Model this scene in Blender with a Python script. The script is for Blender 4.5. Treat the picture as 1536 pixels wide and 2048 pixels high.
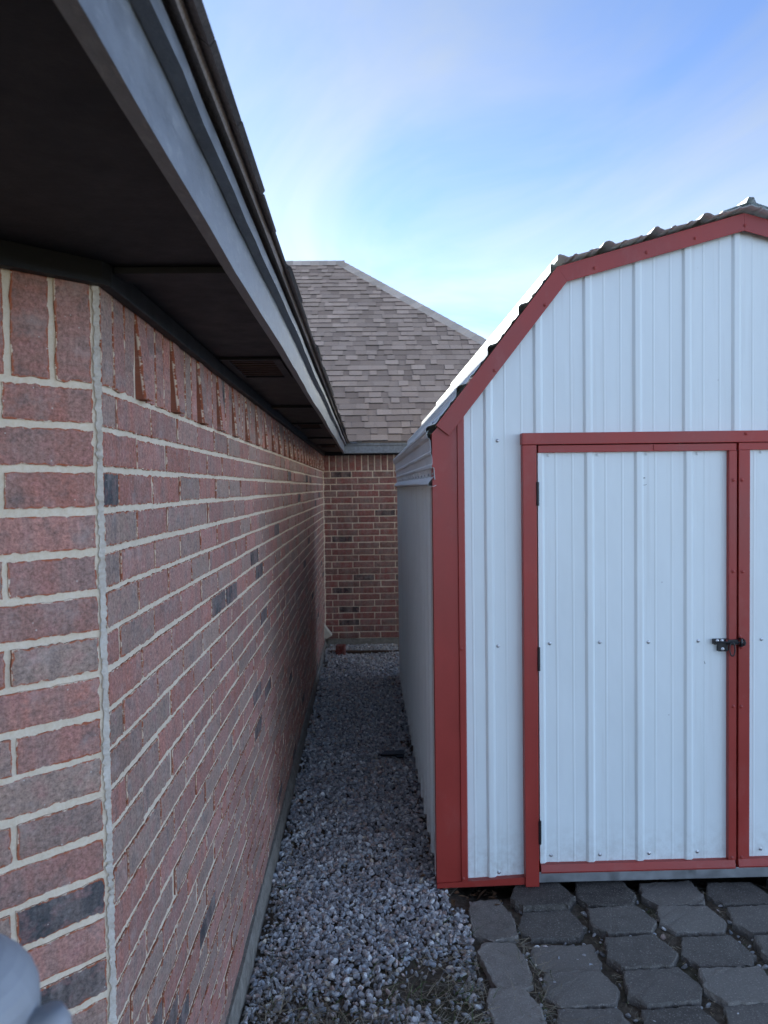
import bpy, math, random
import numpy as np
from mathutils import Vector, Matrix

for o in list(bpy.data.objects):
    bpy.data.objects.remove(o)
scene = bpy.context.scene
coll = scene.collection
rng = np.random.default_rng(7)
random.seed(7)

# ------------------------------------------------------------------ camera
CAM_H = 1.90
FPX = 1538.0                       # focal length in pixels of the 1536 x 2048 photograph
YAW, PITCH, ROLL = (math.radians(a) for a in (1.42, 1.85, 0.75))
_fw = np.array([math.sin(YAW) * math.cos(PITCH), math.cos(YAW) * math.cos(PITCH), -math.sin(PITCH)])
_r0 = np.array([math.cos(YAW), -math.sin(YAW), 0.0])
_u0 = np.cross(_r0, _fw)
_rt = math.cos(ROLL) * _r0 - math.sin(ROLL) * _u0
_up = math.cos(ROLL) * _u0 + math.sin(ROLL) * _r0
cam_d = bpy.data.cameras.new("camera")
cam = bpy.data.objects.new("camera", cam_d)
coll.objects.link(cam)
cam_d.sensor_fit = 'VERTICAL'
cam_d.sensor_height = 36.0
cam_d.lens = FPX / 2048.0 * 36.0
cam_d.clip_start = 0.05
cam_d.clip_end = 3000.0
cam_d.dof.use_dof = True
cam_d.dof.focus_distance = 2.3
cam_d.dof.aperture_fstop = 8.5
cam.matrix_world = Matrix(((_rt[0], _up[0], -_fw[0], 0.0),
                           (_rt[1], _up[1], -_fw[1], 0.0),
                           (_rt[2], _up[2], -_fw[2], CAM_H),
                           (0, 0, 0, 1)))
scene.camera = cam


def px_of(P):
    d = np.asarray(P, float) - np.array([0, 0, CAM_H])
    w = d @ _fw
    return 768 + FPX * (d @ _rt) / w, 1024 - FPX * (d @ _up) / w, w


# ------------------------------------------------------------------ sky, sun, exposure
SUN_EL, SUN_AZ = math.radians(24.0), math.radians(-55.0)      # azimuth from +y, positive to +x
world = bpy.data.worlds.new("World")
scene.world = world
world.use_nodes = True
wt = world.node_tree
wt.nodes.clear()
w_out = wt.nodes.new("ShaderNodeOutputWorld")
w_bg = wt.nodes.new("ShaderNodeBackground")
w_sky = wt.nodes.new("ShaderNodeTexSky")
w_sky.sky_type = 'NISHITA'
w_sky.sun_disc = False
w_sky.sun_elevation = SUN_EL
w_sky.sun_rotation = SUN_AZ
w_sky.altitude = 200
w_sky.air_density = 0.3
w_sky.dust_density = 0.0
w_sky.ozone_density = 1.0
SKY_STRENGTH = 0.15
w_bg.inputs['Strength'].default_value = SKY_STRENGTH
# thin cirrus veil over the whole sky
w_tc = wt.nodes.new("ShaderNodeTexCoord")
w_sep = wt.nodes.new("ShaderNodeSeparateXYZ")
wt.links.new(w_tc.outputs['Generated'], w_sep.inputs[0])


def wmath(op, a, b=None, clamp=False):
    n = wt.nodes.new("ShaderNodeMath")
    n.operation = op
    n.use_clamp = clamp
    for i, v in enumerate((a, b)):
        if v is None:
            continue
        if isinstance(v, (int, float)):
            n.inputs[i].default_value = v
        else:
            wt.links.new(v, n.inputs[i])
    return n.outputs[0]


w_den = wmath('ADD', wmath('MAXIMUM', w_sep.outputs[2], 0.0), 0.22)
w_cmb = wt.nodes.new("ShaderNodeCombineXYZ")
wt.links.new(wmath('DIVIDE', w_sep.outputs[0], w_den), w_cmb.inputs[0])
wt.links.new(wmath('DIVIDE', w_sep.outputs[1], w_den), w_cmb.inputs[1])
w_map = wt.nodes.new("ShaderNodeMapping")
w_map.inputs['Rotation'].default_value = (0, 0, math.radians(38))
w_map.inputs['Scale'].default_value = (0.75, 0.55, 1)
w_map.inputs['Location'].default_value = (1.9, 0.3, 0)
wt.links.new(w_cmb.outputs[0], w_map.inputs[0])
w_n1 = wt.nodes.new("ShaderNodeTexNoise")
w_n1.inputs['Scale'].default_value = 1.7
w_n1.inputs['Detail'].default_value = 7
w_n1.inputs['Roughness'].default_value = 0.56
w_n1.inputs['Distortion'].default_value = 0.9
wt.links.new(w_map.outputs[0], w_n1.inputs[0])
w_cr = wt.nodes.new("ShaderNodeValToRGB")
w_cr.color_ramp.elements[0].position = 0.36
w_cr.color_ramp.elements[0].color = (0.0, 0.0, 0.0, 1)
w_cr.color_ramp.elements[1].position = 0.72
w_cr.color_ramp.elements[1].color = (0.85, 0.85, 0.85, 1)
wt.links.new(w_n1.outputs[0], w_cr.inputs[0])
w_bw = wt.nodes.new("ShaderNodeRGBToBW")
wt.links.new(w_sky.outputs[0], w_bw.inputs[0])
w_cl = wt.nodes.new("ShaderNodeCombineColor")
w_lum = wmath('ADD', wmath('MULTIPLY', w_bw.outputs[0], 1.25), 0.02)
wt.links.new(wmath('MULTIPLY', w_lum, 0.90), w_cl.inputs[0])
wt.links.new(wmath('MULTIPLY', w_lum, 1.03), w_cl.inputs[1])
wt.links.new(wmath('MULTIPLY', w_lum, 1.15), w_cl.inputs[2])
w_mix = wt.nodes.new("ShaderNodeMix")
w_mix.data_type = 'RGBA'
wt.links.new(w_cr.outputs[0], w_mix.inputs[0])
wt.links.new(w_sky.outputs[0], w_mix.inputs[6])
wt.links.new(w_cl.outputs[0], w_mix.inputs[7])
wt.links.new(w_mix.outputs[2], w_bg.inputs['Color'])
wt.links.new(w_bg.outputs[0], w_out.inputs['Surface'])

sun_d = bpy.data.lights.new("sun", 'SUN')
sun_d.energy = 4.0
sun_d.angle = math.radians(3.0)      # veiled by the cirrus
sun_d.color = (1.0, 0.94, 0.84)
sun = bpy.data.objects.new("sun", sun_d)
coll.objects.link(sun)
_sd = Vector((math.sin(SUN_AZ) * math.cos(SUN_EL), math.cos(SUN_AZ) * math.cos(SUN_EL), math.sin(SUN_EL)))
sun.rotation_euler = _sd.to_track_quat('Z', 'Y').to_euler()
sun.location = _sd * 60

vs = scene.view_settings
vs.view_transform = 'Standard'
vs.look = 'None'
vs.exposure = 2.25
vs.gamma = 1.0
vs.use_curve_mapping = False
scene.cycles.use_denoising = True
scene.cycles.max_bounces = 8
scene.cycles.diffuse_bounces = 5

# ------------------------------------------------------------------ object helpers
WLOC = {}


def empty(name, loc, label, cat, group=None):
    o = bpy.data.objects.new(name, None)
    o.empty_display_size = 0.2
    o.location = loc
    coll.objects.link(o)
    WLOC[o] = Vector(loc)
    tag(o, label, cat, group)
    return o


def tag(o, label=None, cat=None, group=None, kind=None):
    if label:
        o["label"] = label
    if cat:
        o["category"] = cat
    if group:
        o["group"] = group
    if kind:
        o["kind"] = kind
    return o


def put(name, me, loc=(0, 0, 0), parent=None, rot=None):
    o = bpy.data.objects.new(name, me)
    coll.objects.link(o)
    o.location = loc
    if rot is not None:
        o.rotation_euler = rot
    WLOC[o] = Vector(loc)
    if parent is not None:
        o.parent = parent
        o.matrix_parent_inverse = Matrix.Translation(-WLOC[parent])
    return o


class MB:
    """collects faces in world coordinates, with tone / edge / uv per vertex"""

    def __init__(self):
        self.v, self.f, self.t, self.e, self.uv = [], [], [], [], []
        self.attr = False

    def add(self, verts, faces, tone=None, edge=None, uv=None):
        n = len(self.v)
        self.v += [tuple(map(float, p)) for p in verts]
        self.f += [tuple(i + n for i in q) for q in faces]
        if tone is not None:
            self.attr = True
        k = len(verts)
        self.t += tone if isinstance(tone, list) else [tone if tone is not None else (0.5, 0.5, 0.5)] * k
        self.e += list(edge) if edge is not None else [1.0] * k
        self.uv += list(uv) if uv is not None else [(0.0, 0.0)] * k
        return self

    def box(self, x0, x1, y0, y1, z0, z1, **k):
        v = [(x, y, z) for z in (z0, z1) for y in (y0, y1) for x in (x0, x1)]
        f = [(0, 2, 3, 1), (4, 5, 7, 6), (0, 1, 5, 4), (2, 6, 7, 3), (0, 4, 6, 2), (1, 3, 7, 5)]
        return self.add(v, f, **k)

    def prism(self, pts, axis, a0, a1, **k):
        """closed 2-D outline extruded along axis ('x','y','z')"""
        def P(p, a):
            return {'x': (a, p[0], p[1]), 'y': (p[0], a, p[1]), 'z': (p[0], p[1], a)}[axis]
        n = len(pts)
        v = [P(p, a0) for p in pts] + [P(p, a1) for p in pts]
        f = [(i, (i + 1) % n, (i + 1) % n + n, i + n) for i in range(n)]
        f += [tuple(range(n))[::-1], tuple(range(n, 2 * n))]
        return self.add(v, f, **k)

    def strip(self, A, B, **k):
        """quads between two equally long polylines"""
        n = len(A)
        return self.add(list(A) + list(B), [(i, i + 1, i + 1 + n, i + n) for i in range(n - 1)], **k)

    def tube(self, pts, r, seg=10, closed=False, caps=True, **k):
        pts = [Vector(p) for p in pts]
        n = len(pts)
        rr = r if isinstance(r, (list, tuple)) else [r] * n
        rings = []
        prev = None
        for i, p in enumerate(pts):
            if closed:
                d = pts[(i + 1) % n] - pts[i - 1]
            else:
                d = pts[min(i + 1, n - 1)] - pts[max(i - 1, 0)]
            d.normalize()
            if prev is None:
                a = Vector((0, 0, 1)) if abs(d.z) < 0.9 else Vector((1, 0, 0))
                u = d.cross(a).normalized()
            else:
                u = (prev - d * prev.dot(d)).normalized()
            prev = u
            w = d.cross(u)
            rings.append([p + (u * math.cos(2 * math.pi * j / seg) + w * math.sin(2 * math.pi * j / seg)) * rr[i] for j in range(seg)])
        v = [q for ring in rings for q in ring]
        f = []
        m = n if closed else n - 1
        for i in range(m):
            a, b = i * seg, ((i + 1) % n) * seg
            f += [(a + j, a + (j + 1) % seg, b + (j + 1) % seg, b + j) for j in range(seg)]
        if caps and not closed:
            f += [tuple(range(seg))[::-1], tuple(range((n - 1) * seg, n * seg))]
        return self.add(v, f, **k)

    def mesh(self, name, mat, origin=None, smooth=False):
        V = np.array(self.v, dtype=float)
        c = (V.min(0) + V.max(0)) / 2 if origin is None else np.array(origin, float)
        me = bpy.data.meshes.new(name)
        me.from_pydata((V - c).tolist(), [], self.f)
        if self.attr:
            a = me.attributes.new("tone", 'FLOAT_COLOR', 'POINT')
            col = np.ones((len(V), 4), dtype=np.float32)
            col[:, :3] = np.array(self.t)
            a.data.foreach_set("color", col.ravel())
            a = me.attributes.new("edge", 'FLOAT', 'POINT')
            a.data.foreach_set("value", np.array(self.e, dtype=np.float32))
            a = me.attributes.new("buv", 'FLOAT_VECTOR', 'POINT')
            q = np.zeros((len(V), 3), dtype=np.float32)
            q[:, :2] = np.array(self.uv)
            a.data.foreach_set("vector", q.ravel())
        if mat is not None:
            me.materials.append(mat)
        if smooth:
            me.polygons.foreach_set("use_smooth", [True] * len(me.polygons))
        me.update()
        return me, tuple(c)

    def build(self, name, mat, parent=None, smooth=False, bevel=0.0, solid=0.0, origin=None):
        me, c = self.mesh(name, mat, origin, smooth)
        o = put(name, me, c, parent)
        if solid:
            m = o.modifiers.new("solid", 'SOLIDIFY')
            m.thickness = solid
            m.offset = 0
        if bevel:
            m = o.modifiers.new("bevel", 'BEVEL')
            m.width = bevel
            m.segments = 2
            m.limit_method = 'ANGLE'
        return o


# ------------------------------------------------------------------ material helpers
class NT:
    def __init__(self, name):
        self.m = bpy.data.materials.new(name)
        self.m.use_nodes = True
        self.t = self.m.node_tree
        self.b = self.t.nodes["Principled BSDF"]

    def link(self, a, b):
        self.t.links.new(a, b)

    def val(self, sock, v):
        if isinstance(v, (int, float, tuple)):
            sock.default_value = v
        else:
            self.link(v, sock)

    def attr(self, name, out='Color'):
        n = self.t.nodes.new("ShaderNodeAttribute")
        n.attribute_name = name
        return n.outputs[out]

    def coord(self, which='Object'):
        if which == 'World':
            return self.t.nodes.new("ShaderNodeNewGeometry").outputs['Position']
        return self.t.nodes.new("ShaderNodeTexCoord").outputs[which]

    def mapping(self, vec, scale=(1, 1, 1), loc=(0, 0, 0), rot=(0, 0, 0)):
        n = self.t.nodes.new("ShaderNodeMapping")
        self.link(vec, n.inputs[0])
        n.inputs['Scale'].default_value = scale
        n.inputs['Location'].default_value = loc
        n.inputs['Rotation'].default_value = rot
        return n.outputs[0]

    def noise(self, vec, scale, detail=4, rough=0.55, dist=0.0):
        n = self.t.nodes.new("ShaderNodeTexNoise")
        self.link(vec, n.inputs[0])
        n.inputs['Scale'].default_value = scale
        n.inputs['Detail'].default_value = detail
        n.inputs['Roughness'].default_value = rough
        n.inputs['Distortion'].default_value = dist
        return n.outputs[0]

    def voronoi(self, vec, scale):
        n = self.t.nodes.new("ShaderNodeTexVoronoi")
        self.link(vec, n.inputs[0])
        n.inputs['Scale'].default_value = scale
        return n.outputs['Distance']

    def ramp(self, fac, stops):
        n = self.t.nodes.new("ShaderNodeValToRGB")
        self.link(fac, n.inputs[0])
        e = n.color_ramp.elements
        while len(e) < len(stops):
            e.new(0.5)
        for s, (p, c) in zip(e, stops):
            s.position = p
            c = (c, c, c) if isinstance(c, (int, float)) else c
            s.color = (*c, 1)
        return n.outputs[0]

    def mr(self, v, a, b, c=0.0, d=1.0):
        n = self.t.nodes.new("ShaderNodeMapRange")
        self.link(v, n.inputs[0])
        for i, q in enumerate((a, b, c, d)):
            n.inputs[i + 1].default_value = q
        return n.outputs[0]

    def math(self, op, a, b=0.0, clamp=False):
        n = self.t.nodes.new("ShaderNodeMath")
        n.operation = op
        n.use_clamp = clamp
        self.val(n.inputs[0], a)
        self.val(n.inputs[1], b)
        return n.outputs[0]

    def mix(self, fac, a, b, mode='MIX'):
        n = self.t.nodes.new("ShaderNodeMix")
        n.data_type = 'RGBA'
        n.blend_type = mode
        self.val(n.inputs[0], fac)
        for s, v in ((n.inputs[6], a), (n.inputs[7], b)):
            if isinstance(v, tuple):
                s.default_value = (*v, 1) if len(v) == 3 else v
            else:
                self.link(v, s)
        return n.outputs[2]

    def bump(self, h, strength, dist=0.01, normal=None):
        n = self.t.nodes.new("ShaderNodeBump")
        self.link(h, n.inputs['Height'])
        n.inputs['Strength'].default_value = strength
        n.inputs['Distance'].default_value = dist
        if normal is not None:
            self.link(normal, n.inputs['Normal'])
        return n.outputs[0]

    def out(self, color=None, rough=None, normal=None, metal=None, spec=None):
        for k, v in (("Base Color", color), ("Roughness", rough), ("Normal", normal), ("Metallic", metal), ("Specular IOR Level", spec)):
            if v is None:
                continue
            if isinstance(v, tuple):
                v = (*v, 1)
                self.b.inputs[k].default_value = v
            else:
                self.val(self.b.inputs[k], v)
        return self.m


MORTAR = (0.82, 0.70, 0.545)


def mat_brick():
    n = NT("brick")
    tone = n.attr("tone")
    e = n.attr("edge", 'Fac')
    uv = n.attr("buv", 'Vector')
    # vertical flashing bands across the brick's length, blotches and grain
    band = n.noise(n.mapping(uv, (14, 1.6, 1)), 1.0, 3, 0.6)
    blot = n.noise(uv, 26, 4, 0.6)
    grain = n.noise(uv, 130, 5, 0.8)
    streak = n.noise(n.mapping(uv, (120, 9, 1)), 1.0, 3, 0.6)
    c = n.mix(n.mr(band, 0.42, 0.62), tone, n.mix(0.55, tone, (0.32, 0.235, 0.20)))
    c = n.mix(n.mr(band, 0.62, 0.76, 0, 0.7), c, (0.10, 0.092, 0.09))
    c = n.mix(n.mr(blot, 0.5, 0.72, 0, 0.55), c, (0.42, 0.20, 0.18))
    c = n.mix(n.mr(blot, 0.48, 0.28, 0, 0.6), c, (0.17, 0.135, 0.125))
    c = n.mix(0.8, c, n.ramp(grain, [(0.30, 0.16), (0.70, 0.86)]), 'OVERLAY')
    c = n.mix(0.22, c, n.ramp(streak, [(0.3, 0.25), (0.7, 0.75)]), 'OVERLAY')
    # chipped orange arrises
    e2 = n.math('ADD', e, n.math('MULTIPLY', n.math('SUBTRACT', n.noise(uv, 55, 4, 0.65), 0.5), 1.5))
    c = n.mix(n.mr(e2, 0.26, 0.08, 0, 0.85), c, (0.42, 0.115, 0.05))
    c = n.mix(n.mr(e, -0.02, -0.12, 0, 0.9), c, n.mix(n.noise(uv, 90, 2), (0.30, 0.10, 0.055), (0.16, 0.07, 0.05)))
    # mortar smeared over the edges, pale dust and white specks
    e3 = n.math('ADD', e, n.math('MULTIPLY', n.math('SUBTRACT', n.noise(n.mapping(uv, (1, 1, 1), (7, 3, 0)), 42, 5, 0.7), 0.5), 1.8))
    c = n.mix(n.math('MULTIPLY', n.mr(e3, 0.02, -0.10, 0, 0.92), n.mr(e, -0.16, -0.05)), c, MORTAR)
    dust = n.noise(n.mapping(uv, (1, 1, 1), (3, 9, 0)), 16, 6, 0.7)
    c = n.mix(n.mr(dust, 0.52, 0.85, 0, 0.55), c, (0.55, 0.48, 0.44))
    c = n.mix(n.mr(n.voronoi(n.mapping(uv, (1, 1, 1), (1, 2, 0)), 42), 0.075, 0.045, 0, 0.75), c, (0.62, 0.56, 0.5))
    h = n.math('ADD', n.math('MULTIPLY', n.noise(uv, 150, 5, 0.75), 0.5), n.math('MULTIPLY', n.noise(uv, 40, 4, 0.6), 0.8))
    return n.out(c, 0.92, n.bump(h, 0.9, 0.004), spec=0.2)


def mat_mortar(name, col, dark, bump=0.7):
    n = NT(name)
    p = n.coord('World')
    a = n.noise(p, 22, 6, 0.7)
    b = n.noise(p, 160, 4, 0.75)
    c = n.mix(n.mr(a, 0.3, 0.75), dark, col)
    c = n.mix(0.4, c, n.ramp(b, [(0.25, 0.28), (0.75, 0.72)]), 'OVERLAY')
    h = n.math('ADD', n.math('MULTIPLY', a, 0.8), n.math('MULTIPLY', b, 0.35))
    return n.out(c, 0.95, n.bump(h, bump, 0.006), spec=0.2)


def mat_paint(name, col, rough=0.45, var=0.12, bump=0.1, scale=8.0, stretch=(1, 1, 1), spec=0.5, dirt=None):
    n = NT(name)
    p = n.mapping(n.coord('World'), stretch)
    a = n.noise(p, scale, 6, 0.65)
    b = n.noise(p, scale * 14, 3, 0.7)
    c = n.mix(n.mr(a, 0.3, 0.72), tuple(x * (1 - var) for x in col), tuple(min(1, x * (1 + var)) for x in col))
    if dirt:
        c = n.mix(n.mr(n.noise(p, scale * 2.3, 7, 0.72), 0.54, 0.8, 0, dirt[1]), c, dirt[0])
    r = n.mr(a, 0.25, 0.75, rough - 0.07, rough + 0.10)
    h = n.math('ADD', a, n.math('MULTIPLY', b, 0.35))
    return n.out(c, r, n.bump(h, bump, 0.004), spec=spec)


def mat_white_metal():
    n = NT("white_steel")
    p = n.coord('World')
    a = n.noise(n.mapping(p, (1.2, 1.2, 0.5)), 3.0, 5, 0.6)
    st = n.noise(n.mapping(p, (30, 30, 0.9)), 1.0, 4, 0.65)
    c = n.mix(n.mr(a, 0.3, 0.75), (0.76, 0.82, 0.81), (0.81, 0.87, 0.86))
    c = n.mix(n.mr(st, 0.56, 0.82, 0, 0.32), c, (0.52, 0.51, 0.47))
    spots = n.voronoi(n.mapping(p, (1, 1, 0.8)), 7.5)
    c = n.mix(n.mr(spots, 0.028, 0.015, 0, 0.5), c, (0.22, 0.22, 0.24))
    # splashed dirt low on the sheet
    sep = n.t.nodes.new("ShaderNodeSeparateXYZ")
    n.link(p, sep.inputs[0])
    low = n.math('MULTIPLY', n.mr(sep.outputs[2], 0.32, 0.05), n.mr(n.noise(p, 24, 6, 0.7), 0.40, 0.75))
    c = n.mix(n.math('MULTIPLY', low, 0.55), c, (0.36, 0.32, 0.26))
    h = n.noise(n.mapping(p, (1.5, 1.5, 0.8)), 5.0, 2, 0.5)
    return n.out(c, n.mr(a, 0.3, 0.7, 0.36, 0.5), n.bump(h, 0.25, 0.02), spec=0.5)


def mat_shingle():
    n = NT("asphalt_shingle")
    tone = n.attr("tone")
    p = n.coord('World')
    g = n.noise(p, 230, 3, 0.8)
    a = n.noise(p, 6, 5, 0.6)
    c = n.mix(n.mr(a, 0.3, 0.7, 0, 0.35), tone, n.mix(0.5, tone, (0.40, 0.325, 0.28)))
    c = n.mix(0.75, c, n.ramp(g, [(0.3, 0.22), (0.7, 0.78)]), 'OVERLAY')
    return n.out(c, 0.95, n.bump(g, 0.5, 0.004), spec=0.2)


def mat_stone():
    n = NT("gravel_stone")
    tone = n.attr("tone")
    p = n.coord('World')
    g = n.noise(p, 90, 5, 0.7)
    c = n.mix(0.6, tone, n.ramp(g, [(0.3, 0.25), (0.7, 0.75)]), 'OVERLAY')
    return n.out(c, 0.85, n.bump(n.noise(p, 260, 3, 0.7), 0.4, 0.002), spec=0.3)


def mat_block(name, col, light, dark):
    n = NT(name)
    p = n.coord('World')
    a = n.noise(p, 13, 6, 0.7)
    g = n.noise(p, 190, 3, 0.8)
    c = n.mix(n.mr(a, 0.3, 0.75), dark, col)
    rnd = n.t.nodes.new('ShaderNodeObjectInfo').outputs['Random']
    c = n.mix(n.mr(rnd, 0, 1, 0, 0.65), c, n.mix(0.5, light, col))
    c = n.mix(n.mr(n.noise(p, 150, 3, 0.7), 0.56, 0.70, 0, 0.6), c, light)
    c = n.mix(n.mr(n.voronoi(p, 85), 0.17, 0.08, 0, 0.45), c, (0.012, 0.012, 0.014))
    c = n.mix(n.mr(n.noise(p, 30, 7, 0.75), 0.62, 0.78, 0, 0.5), c, (0.24, 0.22, 0.18))
    h = n.math('ADD', n.math('MULTIPLY', g, 0.9), n.noise(p, 45, 5, 0.7))
    return n.out(c, 0.93, n.bump(h, 0.9, 0.006), spec=0.25)


def mat_soil():
    n = NT("soil_and_turf")
    p = n.coord('World')
    a = n.noise(p, 2.1, 6, 0.65)
    b = n.noise(p, 34, 6, 0.75)
    far = n.noise(p, 0.35, 4, 0.6)
    c = n.ramp(b, [(0.25, (0.055, 0.042, 0.032)), (0.5, (0.13, 0.105, 0.08)), (0.78, (0.25, 0.21, 0.165))])
    c = n.mix(n.mr(a, 0.50, 0.62, 0, 0.5), c, (0.055, 0.062, 0.030))
    # away from the yard's bare strip it is unseen winter lawn, set pale to bounce sunlight
    ln = n.t.nodes.new("ShaderNodeVectorMath")
    ln.operation = 'LENGTH'
    n.link(p, ln.inputs[0])
    lawn = n.mix(far, (0.20, 0.18, 0.09), (0.36, 0.31, 0.19))
    c = n.mix(n.mr(ln.outputs['Value'], 11, 16), c, lawn)
    h = n.math('ADD', b, n.math('MULTIPLY', n.noise(p, 130, 4, 0.7), 0.5))
    return n.out(c, 0.97, n.bump(h, 0.9, 0.015), spec=0.15)


def mat_plain_tone(name, rough=0.85, grain=120):
    n = NT(name)
    tone = n.attr("tone")
    g = n.noise(n.coord('World'), grain, 3, 0.7)
    c = n.mix(0.5, tone, n.ramp(g, [(0.3, 0.3), (0.7, 0.7)]), 'OVERLAY')
    return n.out(c, rough, spec=0.25)


def mat_metal(name, col, rough=0.4, metal=1.0):
    n = NT(name)
    p = n.coord('World')
    a = n.noise(p, 14, 6, 0.7)
    c = n.mix(n.mr(a, 0.3, 0.75), tuple(x * 0.72 for x in col), col)
    return n.out(c, n.mr(a, 0.3, 0.7, rough - 0.06, rough + 0.14), n.bump(a, 0.08, 0.004), metal=metal)


M_BRICK = mat_brick()
M_MORTAR = mat_mortar("mortar", MORTAR, (0.68, 0.565, 0.42))
M_CORNER = mat_mortar("corner_mortar", (0.86, 0.81, 0.72), (0.55, 0.49, 0.42), 1.0)
M_SLAB = mat_mortar("concrete_slab", (0.36, 0.335, 0.29), (0.17, 0.15, 0.125), 0.9)
M_FASCIA = mat_paint("slate_fascia_paint", (0.19, 0.20, 0.215), 0.42, 0.30, 0.6, 38, (1, 0.35, 1), 0.45, ((0.50, 0.49, 0.46), 0.5))
M_SOFFIT = mat_paint("charcoal_soffit_paint", (0.010, 0.011, 0.014), 0.6, 0.2, 0.25, 14, (1, 1, 1), 0.35, ((0.09, 0.085, 0.08), 0.12))
M_VENT = mat_paint("rusty_vent_mesh", (0.055, 0.030, 0.022), 0.8, 0.2, 0.3, 40)
M_WHITE = mat_white_metal()
M_RED = mat_paint("red_trim_steel", (0.34, 0.034, 0.023), 0.42, 0.16, 0.10, 3.0, (1, 1, 0.6), 0.5, ((0.42, 0.17, 0.14), 0.28))
M_GALV = mat_metal("galvanised_steel", (0.52, 0.54, 0.56), 0.38)
M_BLACK = mat_paint("black_hardware", (0.012, 0.012, 0.014), 0.4, 0.1, 0.1, 30)
M_DARKWOOD = mat_paint("weathered_timber", (0.085, 0.055, 0.038), 0.85, 0.35, 0.6, 20, (0.15, 1, 1), 0.2)
M_SHINGLE = mat_shingle()
M_STONE = mat_stone()
M_SOIL = mat_soil()
M_BLOCK = mat_block("dark_concrete_block", (0.145, 0.132, 0.115), (0.58, 0.54, 0.48), (0.055, 0.050, 0.045))
M_BLOCK2 = mat_block("grey_concrete_block", (0.32, 0.29, 0.255), (0.64, 0.60, 0.54), (0.16, 0.145, 0.125))
M_STRAW = mat_plain_tone("dry_grass", 0.8)
M_BEIGE = mat_paint("beige_plastic", (0.62, 0.56, 0.46), 0.5, 0.1, 0.05, 20)
M_SCREW = mat_metal("screw_steel", (0.55, 0.56, 0.58), 0.35)
M_ROOFSHEET = M_WHITE
M_POST = mat_metal("weathered_zinc", (0.40, 0.41, 0.43), 0.55, 0.15)

# ------------------------------------------------------------------ ground
def smooth(a, b, x):
    t = np.clip((x - a) / (b - a), 0, 1)
    return t * t * (3 - 2 * t)


def ground_h(x, y):
    """height of the bare soil under gravel and blocks"""
    x = np.asarray(x, float)
    y = np.asarray(y, float)
    h = -0.022 + 0.05 * smooth(5.5, 9.0, y)
    h = h - 0.014 * smooth(0.30, 0.50, x) * smooth(4.2, 3.5, y)      # paved corner lies lower
    h = h - 0.07 * smooth(0.34, 0.50, x) * smooth(3.50, 3.75, y)     # hollow under the shed
    h = h + 0.006 * np.sin(x * 9 + y * 5) + 0.005 * np.sin(y * 13 - x * 7)
    h = h + 0.012 * np.exp(-((x - 0.28) ** 2 / 0.03 + (y - 2.62) ** 2 / 0.05))
    return h


def build_ground():
    xs = np.concatenate([[-2000, -300, -60, -15, -5, -2], np.arange(-0.9, 2.6, 0.035), [3.5, 6, 15, 60, 300, 2000]])
    ys = np.concatenate([[-2000, -300, -60, -12, -3, 0, 1.2], np.arange(1.8, 9.4, 0.035), [10, 14, 25, 80, 400, 2000]])
    X, Y = np.meshgrid(xs, ys)
    Z = ground_h(X, Y)
    V = np.stack([X, Y, Z], -1).reshape(-1, 3)
    nx, ny = len(xs), len(ys)
    F = [(j * nx + i, j * nx + i + 1, (j + 1) * nx + i + 1, (j + 1) * nx + i) for j in range(ny - 1) for i in range(nx - 1)]
    me = bpy.data.meshes.new("ground")
    me.from_pydata(V.tolist(), [], F)
    me.materials.append(M_SOIL)
    me.polygons.foreach_set("use_smooth", [True] * len(F))
    tag(put("ground", me), "bare brown soil between house and shed", kind="structure")


build_ground()

# ------------------------------------------------------------------ brick house
XW, YC, YB = -0.4926, 1.443, 9.06          # side wall plane, its near corner, back wall plane
Z_TOP, Z_SLAB = 2.092, 0.116               # soldier course starts / bricks stand on slab
CH, JT = 0.076, 0.0128                     # course height, joint
house = empty("brick_house", (XW, 5.0, 0.0), "single storey red brick house with charcoal eaves and shingle roof", "house")

TONES = [(0.215, 0.115, 0.100), (0.230, 0.122, 0.108), (0.205, 0.118, 0.104), (0.195, 0.128, 0.112), (0.185, 0.130, 0.112),
         (0.225, 0.108, 0.090), (0.180, 0.135, 0.116)]


def brick_tone():
    if rng.random() < 0.05:
        k = rng.uniform(0.05, 0.09)
        return (k, k * 0.98, k)
    t = np.array(TONES[rng.integers(len(TONES))]) * rng.uniform(1.5, 2.05) * np.array([1.08, 0.99, 0.90])
    return tuple(t)


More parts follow.
